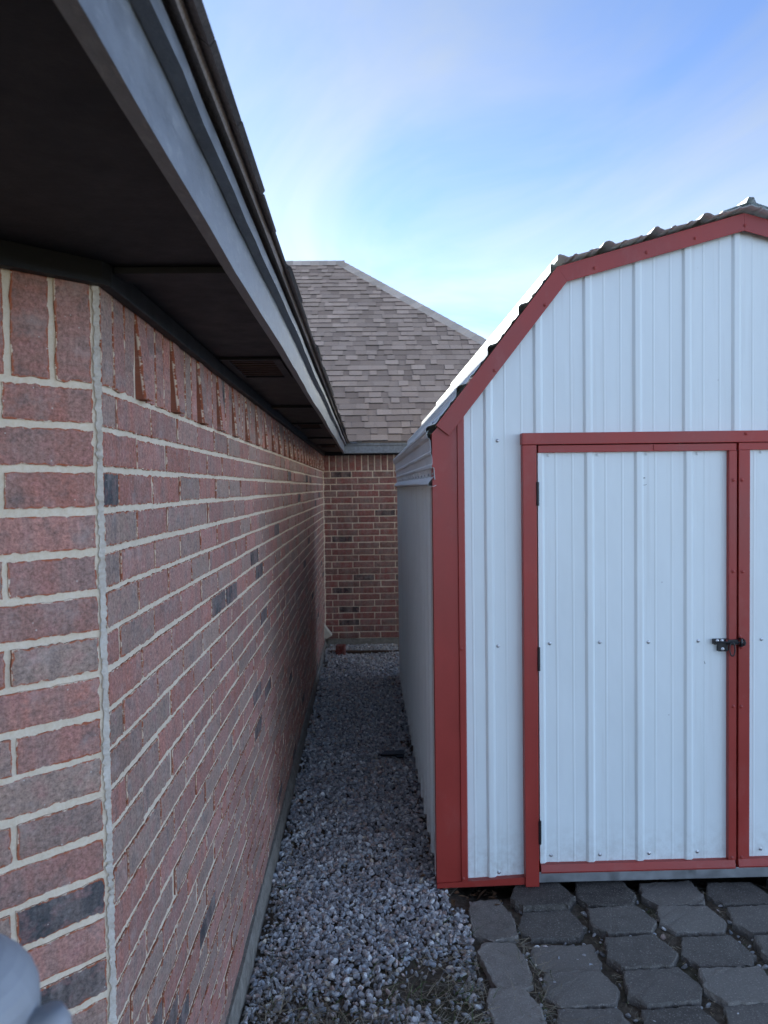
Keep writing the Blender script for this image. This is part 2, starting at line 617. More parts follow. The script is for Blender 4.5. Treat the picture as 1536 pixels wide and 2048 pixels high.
def brick_geo(L, H, D, nu, nv, jit):
    """brick lying in the (u, v) plane, facing +w; returns verts (u, w, v), faces, edge, uv"""
    per = [(-L / 2 + L * i / nu, -H / 2) for i in range(nu)] + [(L / 2, -H / 2 + H * i / nv) for i in range(nv)] + \
          [(L / 2 - L * i / nu, H / 2) for i in range(nu)] + [(-L / 2, H / 2 - H * i / nv) for i in range(nv)]
    P = np.array(per)
    n = len(P)
    P = P + rng.normal(0, jit, P.shape)
    ins = 0.011
    S = np.array([1 - 2 * ins / L, 1 - 2 * ins / H])
    Q = P * S
    w = rng.normal(0, 0.0012)
    tu, tv = rng.normal(0, 0.006), rng.normal(0, 0.010)
    out = np.concatenate([np.c_[P[:, 0] * 1.0, np.full(n, -D), P[:, 1]],
                          np.c_[P[:, 0], np.full(n, -0.0018) + rng.normal(0, 0.0004, n), P[:, 1]],
                          np.c_[Q[:, 0], np.full(n, 0.0), Q[:, 1]]])
    out[n:, 1] += w + tu * out[n:, 0] + tv * out[n:, 2]
    F = [(i, (i + 1) % n, n + (i + 1) % n, n + i) for i in range(n)]
    F += [(n + i, n + (i + 1) % n, 2 * n + (i + 1) % n, 2 * n + i) for i in range(n)]
    F += [tuple(range(2 * n, 3 * n))]
    edge = [-1.0] * n + [0.0] * n + [1.0] * n
    off = rng.uniform(0, 60, 2)
    uv = [(float(a[0] + off[0]), float(a[2] + off[1])) for a in out]
    return out, F, edge, uv


BRICKS = []     # (screen size, wall key, verts world, faces, edge, uv, tone)


def lay_brick(wall, org, u, n, uc, vc, L, H, near=False, soldier=False, tilt=0.0, tone=None):
    """uc along the wall, vc height of the brick's centre"""
    u = np.array(u, float)
    n = np.array(n, float)
    far = not near
    if soldier:
        g = brick_geo(H, L, 0.035, 4 if near else 2, 2 if far else 8, 0.0012 if near else 0.0008)
    else:
        g = brick_geo(L, H, 0.02, 22 if near else 4, 6 if near else 1, 0.0010 if near else 0.0008)
    out, F, edge, uv = g
    if soldier:
        uv = [(b, a) for a, b in uv]
    if wall == 'back_wall':
        k3 = len(edge) // 3
        edge = [-1.0] * k3 + [0.45] * k3 + [1.0] * k3
    if tilt:
        k3 = len(edge) // 3
        edge = [-1.0] * k3 + [0.10] * k3 + [1.0] * k3
    c = np.array(org, float) + u * uc + np.array([0, 0, vc])
    w = out[:, 1] + 0.0055
    if tilt:
        w = w + tilt * (0.5 - out[:, 2] / (L if soldier else H))
    W = c + np.outer(out[:, 0], u) + np.outer(w, n) + np.outer(out[:, 2], [0, 0, 1])
    m = len(out) // 3
    x, y, d = px_of(W[m:2 * m])
    if np.any(d < 0.1):
        area = 0
    else:
        x = np.clip(x, 0, 1536)
        y = np.clip(y, 0, 2048)
        area = abs(np.dot(x, np.roll(y, 1)) - np.dot(y, np.roll(x, 1))) / 2
    tone = np.array(tone or brick_tone())
    if wall == 'back_wall':                 # alley shade put into the tone: darker and redder than the other walls
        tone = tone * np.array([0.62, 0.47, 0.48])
    BRICKS.append((area, wall, W, F, edge, uv, tuple(tone)))


UA, NA = (0, 1, 0), (1, 0, 0)                       # side wall runs away from the camera
r2 = math.sqrt(0.5)
UBv, NBv = (-r2, -r2, 0), (r2, -r2, 0)              # clipped 45 degree corner wall, runs towards the camera
UCv, NCv = (1, 0, 0), (0, -1, 0)                    # back wall
LEN_A, LEN_B, LEN_C = YB - YC, 0.85, 3.08 - XW
NC = 26
BL = 0.249


def side_courses(wall, org, u, n, length, firsts, near_until, joint=JT):
    for k in range(NC):
        vc = Z_TOP - CH * (k + 0.5)
        s = 0.006
        a = firsts[k % 2] + rng.normal(0, 0.004)
        while s < length - 0.012:
            e = min(a, length - 0.004)
            L = e - s - 0.0105 + rng.normal(0, 0.001)
            if L > 0.018:
                H = CH - joint + rng.normal(0, 0.0008)
                lay_brick(wall, org, u, n, (s + e) / 2, vc + rng.normal(0, 0.0009), L, H, near=(s < near_until))
            s = e
            a = s + BL + rng.normal(0, 0.0025)


def soldiers(wall, org, u, n, length, near_until, tilt_every, top):
    H = top - Z_TOP
    i = 0
    s = 0.006
    while s < length - 0.06:
        t = 0.0
        if tilt_every and i % tilt_every == 3:
            t = 0.019
        lay_brick(wall, org, u, n, s + CH / 2, Z_TOP + H / 2 + 0.004, H - 0.004, CH - 0.012, near=(s < near_until), soldier=True, tilt=t)
        s += CH
        i += 1


side_courses('side_wall', (XW, YC, 0), UA, NA, LEN_A, (0.095, 0.222), 1.1)
side_courses('corner_wall', (XW, YC, 0), UBv, NBv, LEN_B, (0.172, 0.296), 0.4)
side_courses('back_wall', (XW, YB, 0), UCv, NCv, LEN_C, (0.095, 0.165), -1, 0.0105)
soldiers('side_wall', (XW, YC, 0), UA, NA, LEN_A, 1.0, 4, 2.315)
soldiers('corner_wall', (XW, YC, 0), UBv, NBv, LEN_B, 0.4, 0, 2.315)
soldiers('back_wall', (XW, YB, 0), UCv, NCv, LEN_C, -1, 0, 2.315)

WALL = {}
mb = MB().box(XW - 0.20, XW, YC, YB + 0.2, Z_SLAB, 2.33)
WALL['side_wall'] = tag(mb.build("side_wall", M_MORTAR, house), "long brick side wall running back along the gravel")
pB = (XW - LEN_B * r2, YC - LEN_B * r2)
mb = MB().prism([(XW - 0.001, YC - 0.001), pB, (pB[0] - 0.14, pB[1] + 0.14), (XW - 0.2, YC + 0.08)], 'z', Z_SLAB, 2.33)
WALL['corner_wall'] = tag(mb.build("corner_wall", M_MORTAR, house), "angled brick corner wall nearest the camera")
mb = MB().box(XW + 0.001, 3.08, YB, YB + 0.2, Z_SLAB, 2.33)
WALL['back_wall'] = tag(mb.build("back_wall", M_MORTAR, house), "dark shaded brick wall closing the end of the alley")
XE_CORE = -4.3
# rest of the house body (out of the picture)
body = MB().prism([(pB[0], pB[1]), (XE_CORE, pB[1]), (XE_CORE, YB + 0.2), (-7.9, YB + 0.2), (-7.9, 15.9), (3.08, 15.9), (3.08, YB + 0.2), (XW - 0.2, YB + 0.2), (XW - 0.2, YC + 0.08), (pB[0] - 0.14, pB[1] + 0.14)], 'z', 0.0, 2.33)
body.build("house_core", M_MORTAR, house)

BRICKS.sort(key=lambda b: -b[0])
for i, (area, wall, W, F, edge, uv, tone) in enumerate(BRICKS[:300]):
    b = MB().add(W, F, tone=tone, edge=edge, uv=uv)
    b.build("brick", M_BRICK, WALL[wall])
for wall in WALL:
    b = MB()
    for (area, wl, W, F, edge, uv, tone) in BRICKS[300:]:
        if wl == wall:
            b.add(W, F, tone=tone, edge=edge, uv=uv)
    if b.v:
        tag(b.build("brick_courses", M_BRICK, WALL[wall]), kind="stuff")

# irregular mortar bead filling the obtuse corner, and the one in the inner corner
def bead(x, y, dx, dy, w, name, z0, z1, parent, mat):
    b = MB()
    zs = np.arange(z0, z1, 0.0055)
    L, C, R = [], [], []
    for z in zs:
        a = w * (1 + 0.42 * math.sin(z * 37 + 1.3 * math.sin(z * 11)) * 0.6 + rng.normal(0, 0.28))
        c2 = w * (1 + 0.3 * math.sin(z * 29 + 2) + rng.normal(0, 0.28))
        L.append((x + dx[0] * a, y + dx[1] * a, z))
        o = 0.0065 + rng.normal(0, 0.0012)
        C.append((x + 0.924 * o if name == "corner_mortar" else x + o * 0.7, y - 0.383 * o if name == "corner_mortar" else y - o * 0.7, z))
        R.append((x + dy[0] * c2, y + dy[1] * c2, z))
    off = 0.0015
    b.strip(L, C)
    b.strip(C, R)
    b.build(name, mat, parent)


bead(XW + 0.003, YC - 0.002, UBv, UA, 0.0062, "corner_mortar", Z_SLAB, 2.30, WALL['side_wall'], M_CORNER)
bead(XW + 0.004, YB - 0.004, (0, -1), (1, 0), 0.012, "inner_corner_mortar", Z_SLAB, 2.30, WALL['back_wall'], M_MORTAR)

# concrete footing standing proud of the bricks
mb = MB()
ys = np.arange(YC + 0.1, YB - 0.02, 0.09)
top = [(XW + 0.009 + 0.003 * math.sin(y * 5), y, Z_SLAB - 0.012 + 0.004 * math.sin(y * 3.1) + rng.normal(0, 0.002)) for y in ys]
mid = [(XW + 0.017 + 0.004 * math.sin(y * 7) + rng.normal(0, 0.0015), y, 0.06) for y in ys]
bot = [(XW + 0.022 + 0.004 * math.sin(y * 4), y, -0.12) for y in ys]
inn = [(XW - 0.05, y, Z_SLAB - 0.008) for y in ys]
mb.strip(inn, top)
mb.strip(top, mid)
mb.strip(mid, bot)
mb.build("slab_edge", M_SLAB, house, smooth=True)
MB().box(XW + 0.03, 3.1, YB - 0.018, YB + 0.1, -0.1, Z_SLAB - 0.004).build("slab_edge", M_SLAB, house)
mb = MB().prism([(XW + 0.012, YC + 0.11), (XW + 0.012, YC - 0.004), (pB[0] + 0.012, pB[1] - 0.012), (pB[0] - 0.1, pB[1] + 0.1), (XW - 0.1, YC + 0.11)], 'z', -0.12, Z_SLAB - 0.006)
mb.build("slab_edge", M_SLAB, house)

# eaves: fascia boards, shingle moulds, soffit panels, battens, frieze, vents
ZF = 2.29                       # fascia underside
XF = -0.224                     # fascia face of the side eave
YF = YB - (XF - XW)             # fascia face of the back eave
Y_FRONT = -2.0
def wavy_board(x0, x1, z0, z1, y0, y1, name):
    """long board with slightly uneven lower edge"""
    b = MB()
    ys = np.linspace(y0, y1, 90)
    d = [0.0018 * math.sin(y * 3.3) + rng.normal(0, 0.0008) for y in ys]
    ring = [[(x0, y, z0 + e) for y, e in zip(ys, d)], [(x1 + e * 0.6, y, z0 + e) for y, e in zip(ys, d)],
            [(x1 + e * 0.6, y, z1) for y, e in zip(ys, d)], [(x0, y, z1) for y in ys]]
    for i in range(4):
        b.strip(ring[i], ring[(i + 1) % 4])
    b.add([r[0] for r in ring] + [r[-1] for r in ring], [(0, 1, 2, 3), (7, 6, 5, 4)])
    return b.build(name, M_FASCIA, house)


wavy_board(XF - 0.019, XF, ZF, 2.425, Y_FRONT, YF, "fascia_board")
wavy_board(XF + 0.001, XF + 0.021, ZF + 0.089, 2.405, Y_FRONT, YF - 0.0215, "trim_board")
MB().box(XF - 0.019, 3.386, YF + 0.001, YF + 0.020, ZF, 2.425).build("fascia_board", M_FASCIA, house, bevel=0.002)
MB().box(XF + 0.0215, 3.386, YF - 0.021, YF - 0.001, ZF + 0.089, 2.405).build("trim_board", M_FASCIA, house, bevel=0.002)
ZS = 2.318
cuts = [(-1.9, 1.49), (1.49, 3.93), (3.93, 6.37), (6.37, YF + 0.02)]
for i, (a, b_) in enumerate(cuts):
    m = MB()
    x_in = -1.9 if i == 0 else XW - 0.05
    m.box(x_in, XF - 0.020, a + 0.002, b_ - 0.002, ZS, ZS + 0.008)
    m.build("soffit_panel", M_SOFFIT, house)
    if i:
        MB().box(XW + 0.03, XF - 0.020, a - 0.032, a + 0.032, ZS - 0.014, ZS - 0.001).build("soffit_batten", M_SOFFIT, house, bevel=0.002)
MB().box(XW - 0.05, 3.38, YF + 0.021, YB + 0.05, ZS, ZS + 0.008).build("soffit_panel", M_SOFFIT, house)
# frieze boards at the top of the bricks
MB().box(XW + 0.008, XW + 0.030, YC + 0.002, YB - 0.008, ZS - 0.042, ZS - 0.001).build("frieze_board", M_SOFFIT, house, bevel=0.002)
MB().box(XW + 0.031, 3.07, YB - 0.030, YB - 0.008, ZS - 0.042, ZS - 0.001).build("frieze_board", M_SOFFIT, house, bevel=0.002)
q = [(XW + 0.0300, YC + 0.001), (XW + 0.008, YC + 0.001), (XW + 0.0057, YC - 0.0057), (pB[0] + 0.0057, pB[1] - 0.0057), (pB[0] + 0.0212, pB[1] - 0.0212), (XW + 0.0212, YC - 0.0212)]
MB().prism(q, 'z', ZS - 0.042, ZS - 0.001).build("frieze_board", M_SOFFIT, house)
for yv in (2.46, 4.93, 7.4):
    m = MB()
    x0, x1, y0, y1 = -0.455, -0.262, yv, yv + 0.42
    w = 0.026
    for bx in ((x0, x1, y0, y0 + w), (x0, x1, y1 - w, y1), (x0, x0 + w, y0 + w, y1 - w), (x1 - w, x1, y0 + w, y1 - w)):
        m.box(*bx, ZS - 0.009, ZS - 0.001)
    v = m.build("soffit_vent", M_SOFFIT, house, bevel=0.0015)
    m = MB()
    m.box(x0 + w, x1 - w, y0 + w, y1 - w, ZS - 0.0022, ZS - 0.001)
    m.build("vent_mesh", M_VENT, v)
    for k in range(7):
        yy = y0 + w + 0.03 + k * (y1 - y0 - 2 * w - 0.03) / 7
        MB().box(x0 + w, x1 - w, yy, yy + 0.012, ZS - 0.006, ZS - 0.0025).build("louvre", M_VENT, v)

# ------------------------------------------------------------------ roof of the house
PITCH_R = 0.83
XE, YE, ZE = XF + 0.037, YF - 0.037, 2.412     # shingle edge lines
RISE = 3.706
YR, ZR = YE + RISE, ZE + PITCH_R * RISE        # ridge of the back wing
XHIP, RA_ = 3.386, 1.9                          # right eave of the hip end; half width of unseen side wing, kept low so sun reaches the shed roof
XRA, ZRA = XE - RA_, ZE + PITCH_R * RA_
Xp = XHIP - RISE                               # hip apex
XFAR, YFAR = XE - 8.0, YE + 2 * RISE
m = MB()
V = [(XE, Y_FRONT, ZE), (XE, YE, ZE), (XRA, YE + RA_, ZRA), (XRA, Y_FRONT + RA_, ZRA), (XHIP, YE, ZE), (Xp, YR, ZR), (XHIP, YFAR, ZE),
     (XE - 2 * RA_, Y_FRONT, ZE), (XE - 2 * RA_, YE, ZE), (XFAR, YE, ZE), (XFAR + RISE, YR, ZR), (XFAR, YFAR, ZE)]
F = [(0, 1, 2, 3), (1, 4, 5, 10, 9, 8, 2), (4, 6, 5), (7, 0, 3), (8, 7, 3, 2), (6, 11, 10, 5), (9, 10, 11)]
m.add(V, F, tone=(0.27, 0.225, 0.20))
roof = tag(m.build("roof", M_SHINGLE, house, solid=0.012), "grey brown hip roof of laminated asphalt shingles")

SH_TONES = [(0.42, 0.345, 0.31), (0.385, 0.32, 0.288), (0.34, 0.28, 0.252), (0.45, 0.375, 0.34), (0.32, 0.262, 0.236), (0.40, 0.33, 0.298)]
SHINGLES = []


def shingle(c0, along, upslope, nrm, w, h, thick, tone, tail=0.03):
    """slab lying on the roof: lower edge proud by `thick`, upper edge tucked under the next course"""
    a, u, n = (np.array(q, float) for q in (along, upslope, nrm))
    c0 = np.array(c0, float)
    j = rng.normal(0, 0.0025, 4)
    b0 = c0 + u * j[0]
    b1 = c0 + a * w + u * j[1]
    t0 = c0 + u * (h + tail) + a * j[2]
    t1 = c0 + a * w + u * (h + tail) + a * j[3]
    lift = 0.004
    v = [b0 + n * lift, b1 + n * lift, t1 + n * 0.001, t0 + n * 0.001,
         b0 + n * (lift + thick), b1 + n * (lift + thick), t1 + n * (0.0015 + thick * 0.25), t0 + n * (0.0015 + thick * 0.25)]
    f = [(4, 5, 6, 7), (2, 3, 7, 6)]
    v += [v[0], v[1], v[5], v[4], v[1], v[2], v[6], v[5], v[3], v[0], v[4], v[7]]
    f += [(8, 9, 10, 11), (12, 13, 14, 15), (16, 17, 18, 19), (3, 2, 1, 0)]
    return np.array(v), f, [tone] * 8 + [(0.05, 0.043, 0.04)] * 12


L_SL = math.hypot(1, PITCH_R)
UPB = np.array([0, 1 / L_SL, PITCH_R / L_SL])
NB_ = np.array([0, -PITCH_R / L_SL, 1 / L_SL])
EXPO = 0.127
n_rows = int(RISE * L_SL / EXPO)
for r in range(n_rows + 1):
    s = r * EXPO
    run = s / L_SL
    hh = min(EXPO, RISE * L_SL - s)
    if hh < 0.03:
        continue
    base = np.array([0, YE - 0.012, ZE - 0.01 * 0]) + UPB * s + NB_ * 0.006
    xa, xb = XE - run - 0.02, XHIP - run - 0.06
    x = xa + rng.uniform(-0.15, 0)
    while x < xb:
        w = rng.choice([0.09, 0.12, 0.15, 0.17, 0.20])
        w = min(w + rng.normal(0, 0.008), xb - x)
        if w < 0.02:
            break
        raised = rng.random() < 0.55
        t = np.array(SH_TONES[rng.integers(len(SH_TONES))]) * rng.uniform(0.93, 1.07) * (1.08 if raised else 0.84) * np.array([1.13, 0.97, 0.80])
        g = shingle((x, base[1], base[2]), (1, 0, 0), UPB, NB_, w - 0.002, hh, 0.0165 if raised else 0.006, tuple(t))
        c = g[0].mean(0)
        px, py, d = px_of(c)
        vis = d > 0 and px > 570 and px < 1000 and c[0] > XE - 1.5
        SHINGLES.append(((10 if vis else 0) + 1.0 / d, g))
        x += w
# eave courses of the side wing, seen edge on from below
RA = np.array([-1 / L_SL, 0, PITCH_R / L_SL])
NA_ = np.array([PITCH_R / L_SL, 0, 1 / L_SL])
for r in range(3):
    y = Y_FRONT + rng.uniform(0, 0.1)
    while y < YE + 0.0:
        w = rng.choice([0.14, 0.2, 0.26, 0.33])
        w = min(w, YE - y)
        if w < 0.02:
            break
        t = np.array(SH_TONES[rng.integers(len(SH_TONES))]) * 0.8
        st = np.array([XE, y, ZE]) + RA * (r * EXPO - 0.011 + (rng.normal(0, 0.002) if r == 0 else 0)) + NA_ * 0.006
        g = shingle(st, (0, 1, 0), RA, NA_, w - 0.002, EXPO, 0.0105 if rng.random() < 0.5 else 0.005, tuple(t))
        SHINGLES.append(((11 if r == 0 and 0.5 < y < 4 else 0) + 0.5 / max(0.3, y), g))
        y += w
SHINGLES.sort(key=lambda q: -q[0])
rest = MB()
for i, (k, (v, f, t)) in enumerate(SHINGLES):
    if i < 300:
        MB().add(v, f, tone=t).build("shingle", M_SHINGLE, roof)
    else:
        rest.add(v, f, tone=t)
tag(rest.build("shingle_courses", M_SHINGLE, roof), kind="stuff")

# folded cap shingles along hip and ridge
CAP_T = [(0.56, 0.45, 0.36), (0.51, 0.41, 0.33), (0.60, 0.49, 0.40)]
hip_d = np.array([-1, 1, PITCH_R], float)
hip_l = RISE * np.linalg.norm(hip_d)
hip_d /= np.linalg.norm(hip_d)


def cap(p, d, s1, n1, s2, n2, length, wid, lift):
    """one folded cap: p lower end on the line, d up the line; s1/s2 directions down each side"""
    v = []
    for q, lf in ((p, lift), (p + d * length, lift * 0.3)):
        lf = lf + 0.026
        up = (n1 + n2) / np.linalg.norm(n1 + n2)
        v += [q + s1 * wid + n1 * (lf - 0.004), q + up * (lf + 0.012), q + s2 * wid + n2 * (lf - 0.004)]
    v += [a - np.array([0, 0, 0.006]) for a in v]
    f = [(0, 1, 4, 3), (1, 2, 5, 4), (9, 10, 7, 6), (10, 11, 8, 7), (0, 3, 9, 6), (5, 2, 8, 11), (1, 0, 6, 7), (2, 1, 7, 8)]
    return np.array(v), f


s_front = np.cross(hip_d, NB_)
s_front /= np.linalg.norm(s_front)
if s_front[2] > 0:
    s_front = -s_front
N_R = np.array([PITCH_R / L_SL, 0, 1 / L_SL])
s_right = np.cross(hip_d, N_R)
s_right /= np.linalg.norm(s_right)
if s_right[2] > 0:
    s_right = -s_right
p0 = np.array([XHIP, YE, ZE]) + np.array([0, 0, 0.006])
for i in range(int(hip_l / 0.137)):
    v, f = cap(p0 + hip_d * i * 0.137, hip_d, s_front, NB_, s_right, N_R, 0.17, 0.125, 0.009)
    MB().add(v, f, tone=tuple(np.array(CAP_T[rng.integers(3)]) * rng.uniform(0.72, 1.12))).build("cap_shingle", M_SHINGLE, roof)
dn_b = -UPB
dn_f = np.array([0, 1 / L_SL, -PITCH_R / L_SL])
N_F = np.array([0, PITCH_R / L_SL, 1 / L_SL])
for i in range(26):
    v, f = cap(np.array([Xp + 0.05 - i * 0.137, YR, ZR + 0.006]), np.array([-1.0, 0, 0]), dn_b, NB_, dn_f, N_F, 0.17, 0.125, 0.009)
    MB().add(v, f, tone=tuple(np.array(CAP_T[rng.integers(3)]) * rng.uniform(0.72, 1.12))).build("cap_shingle", M_SHINGLE, roof)

# curled metal flashing at the inner eave corner
MB().strip([(XE - 0.01, YE - 0.02, ZE + 0.012), (XE + 0.06, YE - 0.045, ZE - 0.012), (XE + 0.16, YE - 0.03, ZE - 0.004)],
           [(XE - 0.01, YE + 0.05, ZE + 0.03), (XE + 0.06, YE + 0.03, ZE + 0.02), (XE + 0.16, YE + 0.01, ZE + 0.018)]).build("flashing", M_GALV, house, solid=0.002)

# beige dryer vent hood low on the side wall near the inner corner
m = MB()
hy0, hy1, hz0, hz1 = 8.80, 8.93, 0.155, 0.315
m.add([(XW + 0.007, hy0, hz0), (XW + 0.095, hy0, hz0 + 0.045), (XW + 0.007, hy0, hz1), (XW + 0.007, hy1, hz0), (XW + 0.095, hy1, hz0 + 0.045), (XW + 0.007, hy1, hz1)],
      [(0, 1, 2), (3, 5, 4), (1, 4, 5, 2), (0, 3, 4, 1)])
hood = tag(m.build("vent_hood", M_BEIGE, house, bevel=0.003), "small beige vent hood low in the inner corner")
MB().box(XW + 0.0061, XW + 0.011, hy0 - 0.012, hy1 + 0.012, hz0 - 0.01, hz1 + 0.012).build("mounting_plate", M_BEIGE, hood, bevel=0.002)

# ------------------------------------------------------------------ metal shed
YS, YSB = 3.588, 7.55                       # front sheet plane, back
XL, XA = 0.332, 1.769                       # left edge, ridge
XRr = 2 * XA - XL
RIB = 0.2342
GAM = [(0.332, 2.182), (0.899, 2.903), (1.769, 3.143)]
GAM = GAM + [(2 * XA - x, z) for x, z in GAM[::-1][1:]]
shed = empty("metal_shed", (XA, (YS + YSB) / 2, 0.0), "white ribbed metal barn shed with red trim and gambrel roof", "shed")


def gz(x):
    return float(np.interp(x, [p[0] for p in GAM], [p[1] for p in GAM]))


def rib_profile(a0, a1, centres, big=0.0105, minor=0.0013):
    pts = []
    cs = sorted(centres)
    cs = [cs[0] - RIB] + list(cs) + [cs[-1] + RIB]
    for c in cs:
        pts += [(c - 0.023, 0), (c - 0.0125, big * 0.93), (c - 0.0095, big), (c + 0.0095, big), (c + 0.0125, big * 0.93), (c + 0.023, 0)]
        for k in (1, 2):
            q = c + RIB * k / 3
            pts += [(q - 0.0055, 0), (q - 0.003, minor), (q + 0.003, minor), (q + 0.0055, 0)]
    A = [p[0] for p in pts]
    B = [p[1] for p in pts]
    out = [(a0, float(np.interp(a0, A, B)))]
    out += [p for p in pts if a0 + 1e-4 < p[0] < a1 - 1e-4]
    out.append((a1, float(np.interp(a1, A, B))))
    return out


FR = [XA - 0.018 + RIB * k for k in range(-6, 7)]


def sheet_front(x0, x1, z0, ztop, y, centres, name, parent, extra=()):
    pr = rib_profile(x0, x1, centres)
    xs = sorted(set([p[0] for p in pr] + [e for e in extra if x0 < e < x1]))
    A = [p[0] for p in pr]
    B = [p[1] for p in pr]
    lo = [(x, y - float(np.interp(x, A, B)), z0) for x in xs]
    hi = [(x, y - float(np.interp(x, A, B)), ztop(x) if callable(ztop) else ztop) for x in xs]
    return MB().strip(lo, hi).build(name, M_WHITE, parent, solid=0.0012)


knees = [p[0] for p in GAM]
sheet_front(XL, 0.762, 0.030, lambda x: gz(x) - 0.03, YS, FR, "wall_panel", shed, knees)
sheet_front(0.762, 2 * XA - 0.762, 2.115, lambda x: gz(x) - 0.03, YS, FR, "wall_panel", shed, knees)
sheet_front(2 * XA - 0.762, XRr, 0.030, lambda x: gz(x) - 0.03, YS, FR, "wall_panel", shed, knees)
# back wall, floor and side walls
SR = [YS + 0.06 + RIB * k for k in range(0, 18)]
for sx, xw in ((-1, XL + 0.004), (1, XRr - 0.004)):
    pr = rib_profile(YS + 0.006, YSB, SR, 0.022, 0.004)
    lo = [(xw + sx * h, y, 0.028) for y, h in pr]
    hi = [(xw + sx * h, y, 2.12) for y, h in pr]
    MB().strip(lo, hi).build("side_panel", M_WHITE, shed, solid=0.0012)
m = MB()
m.add([(XL, YSB, 0.03)] + [(x, YSB, z - 0.03) for x, z in GAM] + [(XRr, YSB, 0.03)], [tuple(range(7))])
m.build("back_panel", M_WHITE, shed, solid=0.002)
MB().box(XL + 0.03, XRr - 0.03, YS + 0.05, YSB - 0.02, 0.028, 0.06).build("floor_deck", M_DARKWOOD, shed)
for x in (0.62, 1.35, 2.15, 2.9):
    MB().box(x, x + 0.09, YS + 0.16, YSB - 0.05, -0.13, 0.027).build("skid", M_DARKWOOD, shed)
m = MB()
m.box(XL + 0.012, XL + 0.02, YS + 0.05, YSB, -0.005, 0.03)
m.build("side_sill", M_BLACK, shed)

# red corner posts: folded trim with a raised bead on the inner edge
for s in (0, 1):
    pr = [(0.317, YS + 0.115), (0.316, YS - 0.0215), (0.4300, YS - 0.0215), (0.4335, YS - 0.030), (0.4580, YS - 0.030), (0.4635, YS - 0.021), (0.465, YS + 0.004)]
    if s:
        pr = [(2 * XA - x, y) for x, y in pr]
    A = [(x, y, 0.022) for x, y in pr]
    B = [(x, y, gz(min(max(x, XL), XRr)) - 0.035) for x, y in pr]
    MB().strip(A, B).build("corner_trim", M_RED, shed, solid=0.0014)
    xs = (0.3155, 0.736) if not s else (2 * XA - 0.736, 2 * XA - 0.3155)
    t = MB()
    lo = [(x, YS - 0.032, z) for x, z in zip(xs, (0.008, 0.016) if not s else (0.016, 0.008))]
    hi = [(x, YS - 0.032, z) for x, z in zip(xs, (0.030, 0.050) if not s else (0.050, 0.030))]
    t.add(lo + hi[::-1] + [(p[0], YS + 0.02, p[2]) for p in lo] + [(p[0], YS + 0.002, p[2]) for p in hi[::-1]],
          [(0, 1, 2, 3), (0, 4, 5, 1), (3, 2, 6, 7), (0, 3, 7, 4), (1, 5, 6, 2)])
    t.build("base_trim", M_RED, shed, solid=0.001)

# red rake boards following the gambrel
def rake(a, b, cut_a, cut_b, dy=0.0, w=0.078):
    a, b = np.array(a), np.array(b)
    d = (b - a) / np.linalg.norm(b - a)
    n = np.array([d[1], -d[0]])
    if n[1] > 0:
        n = -n
    ia = a + n * w + d * cut_a
    ib = b + n * w + d * cut_b
    o = [tuple(a), tuple(b), tuple(ib), tuple(ia)]
    return MB().prism(o, 'y', YS - 0.040 - dy, YS - 0.0345 - dy)


t1 = 0.078 * math.tan((math.atan2(0.721, 0.567) - math.atan2(0.24, 0.87)) / 2)
t2 = 0.078 * math.tan(math.atan2(0.24, 0.87))
RK = []
for s in (0, 1):
    P = GAM[:3] if s == 0 else [(2 * XA - x, z) for x, z in GAM[:3]]
    for (a, b, ca, cb) in ((P[0], P[1], 0.0, -0.0 + t1), (P[1], P[2], t1 * 0.95 + 0.004, -t2 * 0.0 + 0.012)):
        low = a is P[0]
        RK.append(rake(a, b, 0.0 if low else t1 + 0.001, t1 - 0.001 if low else -t2 * s + t2 * (1 - s), 0.0 if low else 0.0006 + 0.0008 * s).build("rake_trim", M_RED, shed, bevel=0.0012))

# roof sheets with ribs running front to back
YO0, YO1 = YS - 0.100, YSB + 0.06


def path_profile(p, q, ribs, minors=(), big=0.021, mh=0.004):
    p, q = np.array(p), np.array(q)
    L = np.linalg.norm(q - p)
    d = (q - p) / L
    n = np.array([-d[1], d[0]])
    pts = [(0.0, 0.0), (L, 0.0)]
    for c in ribs:
        pts += [(c - 0.036, 0), (c - 0.020, big * 0.55), (c - 0.010, big * 0.95), (c, big * 1.05), (c + 0.010, big * 0.95), (c + 0.020, big * 0.55), (c + 0.036, 0)]
    for c in minors:
        pts += [(c - 0.012, 0), (c - 0.005, mh), (c + 0.005, mh), (c + 0.012, 0)]
    pts = sorted(t for t in pts if -1e-6 <= t[0] <= L + 1e-6)
    return [tuple(p + d * a + n * h) for a, h in pts]


flap0, flap1, knee, apex = (0.323, 1.930), (0.304, 2.118), (0.8896, 2.9104), (1.769, 3.158)
PRF = []
PRF.append(("roof_panel", path_profile((0.293, 2.1435), (knee[0] + 0.003, knee[1] - 0.0025), [0.02 + RIB * k for k in range(0, 4)] + [0.965], [0.02 + RIB * k + RIB * j / 3 for k in range(4) for j in (1, 2)])))
PRF.append(("roof_panel", path_profile((knee[0] - 0.004, knee[1] + 0.005), apex, [0.006 + RIB * k for k in range(1, 4)] + [0.016], [0.006 + RIB * k + RIB * j / 3 for k in range(4) for j in (1, 2)])))
PRF.append(("eave_panel", path_profile(flap0, flap1, [], [0.065, 0.125], mh=0.006) + [(0.293, 2.128), (0.287, 2.142), (0.297, 2.156)]))
PRF.append(("eave_trim", [(0.318, 1.945), (0.300, 1.925), (0.292, 1.912), (0.298, 1.904), (0.318, 1.900), (0.330, 1.905)]))
ROOFP = []
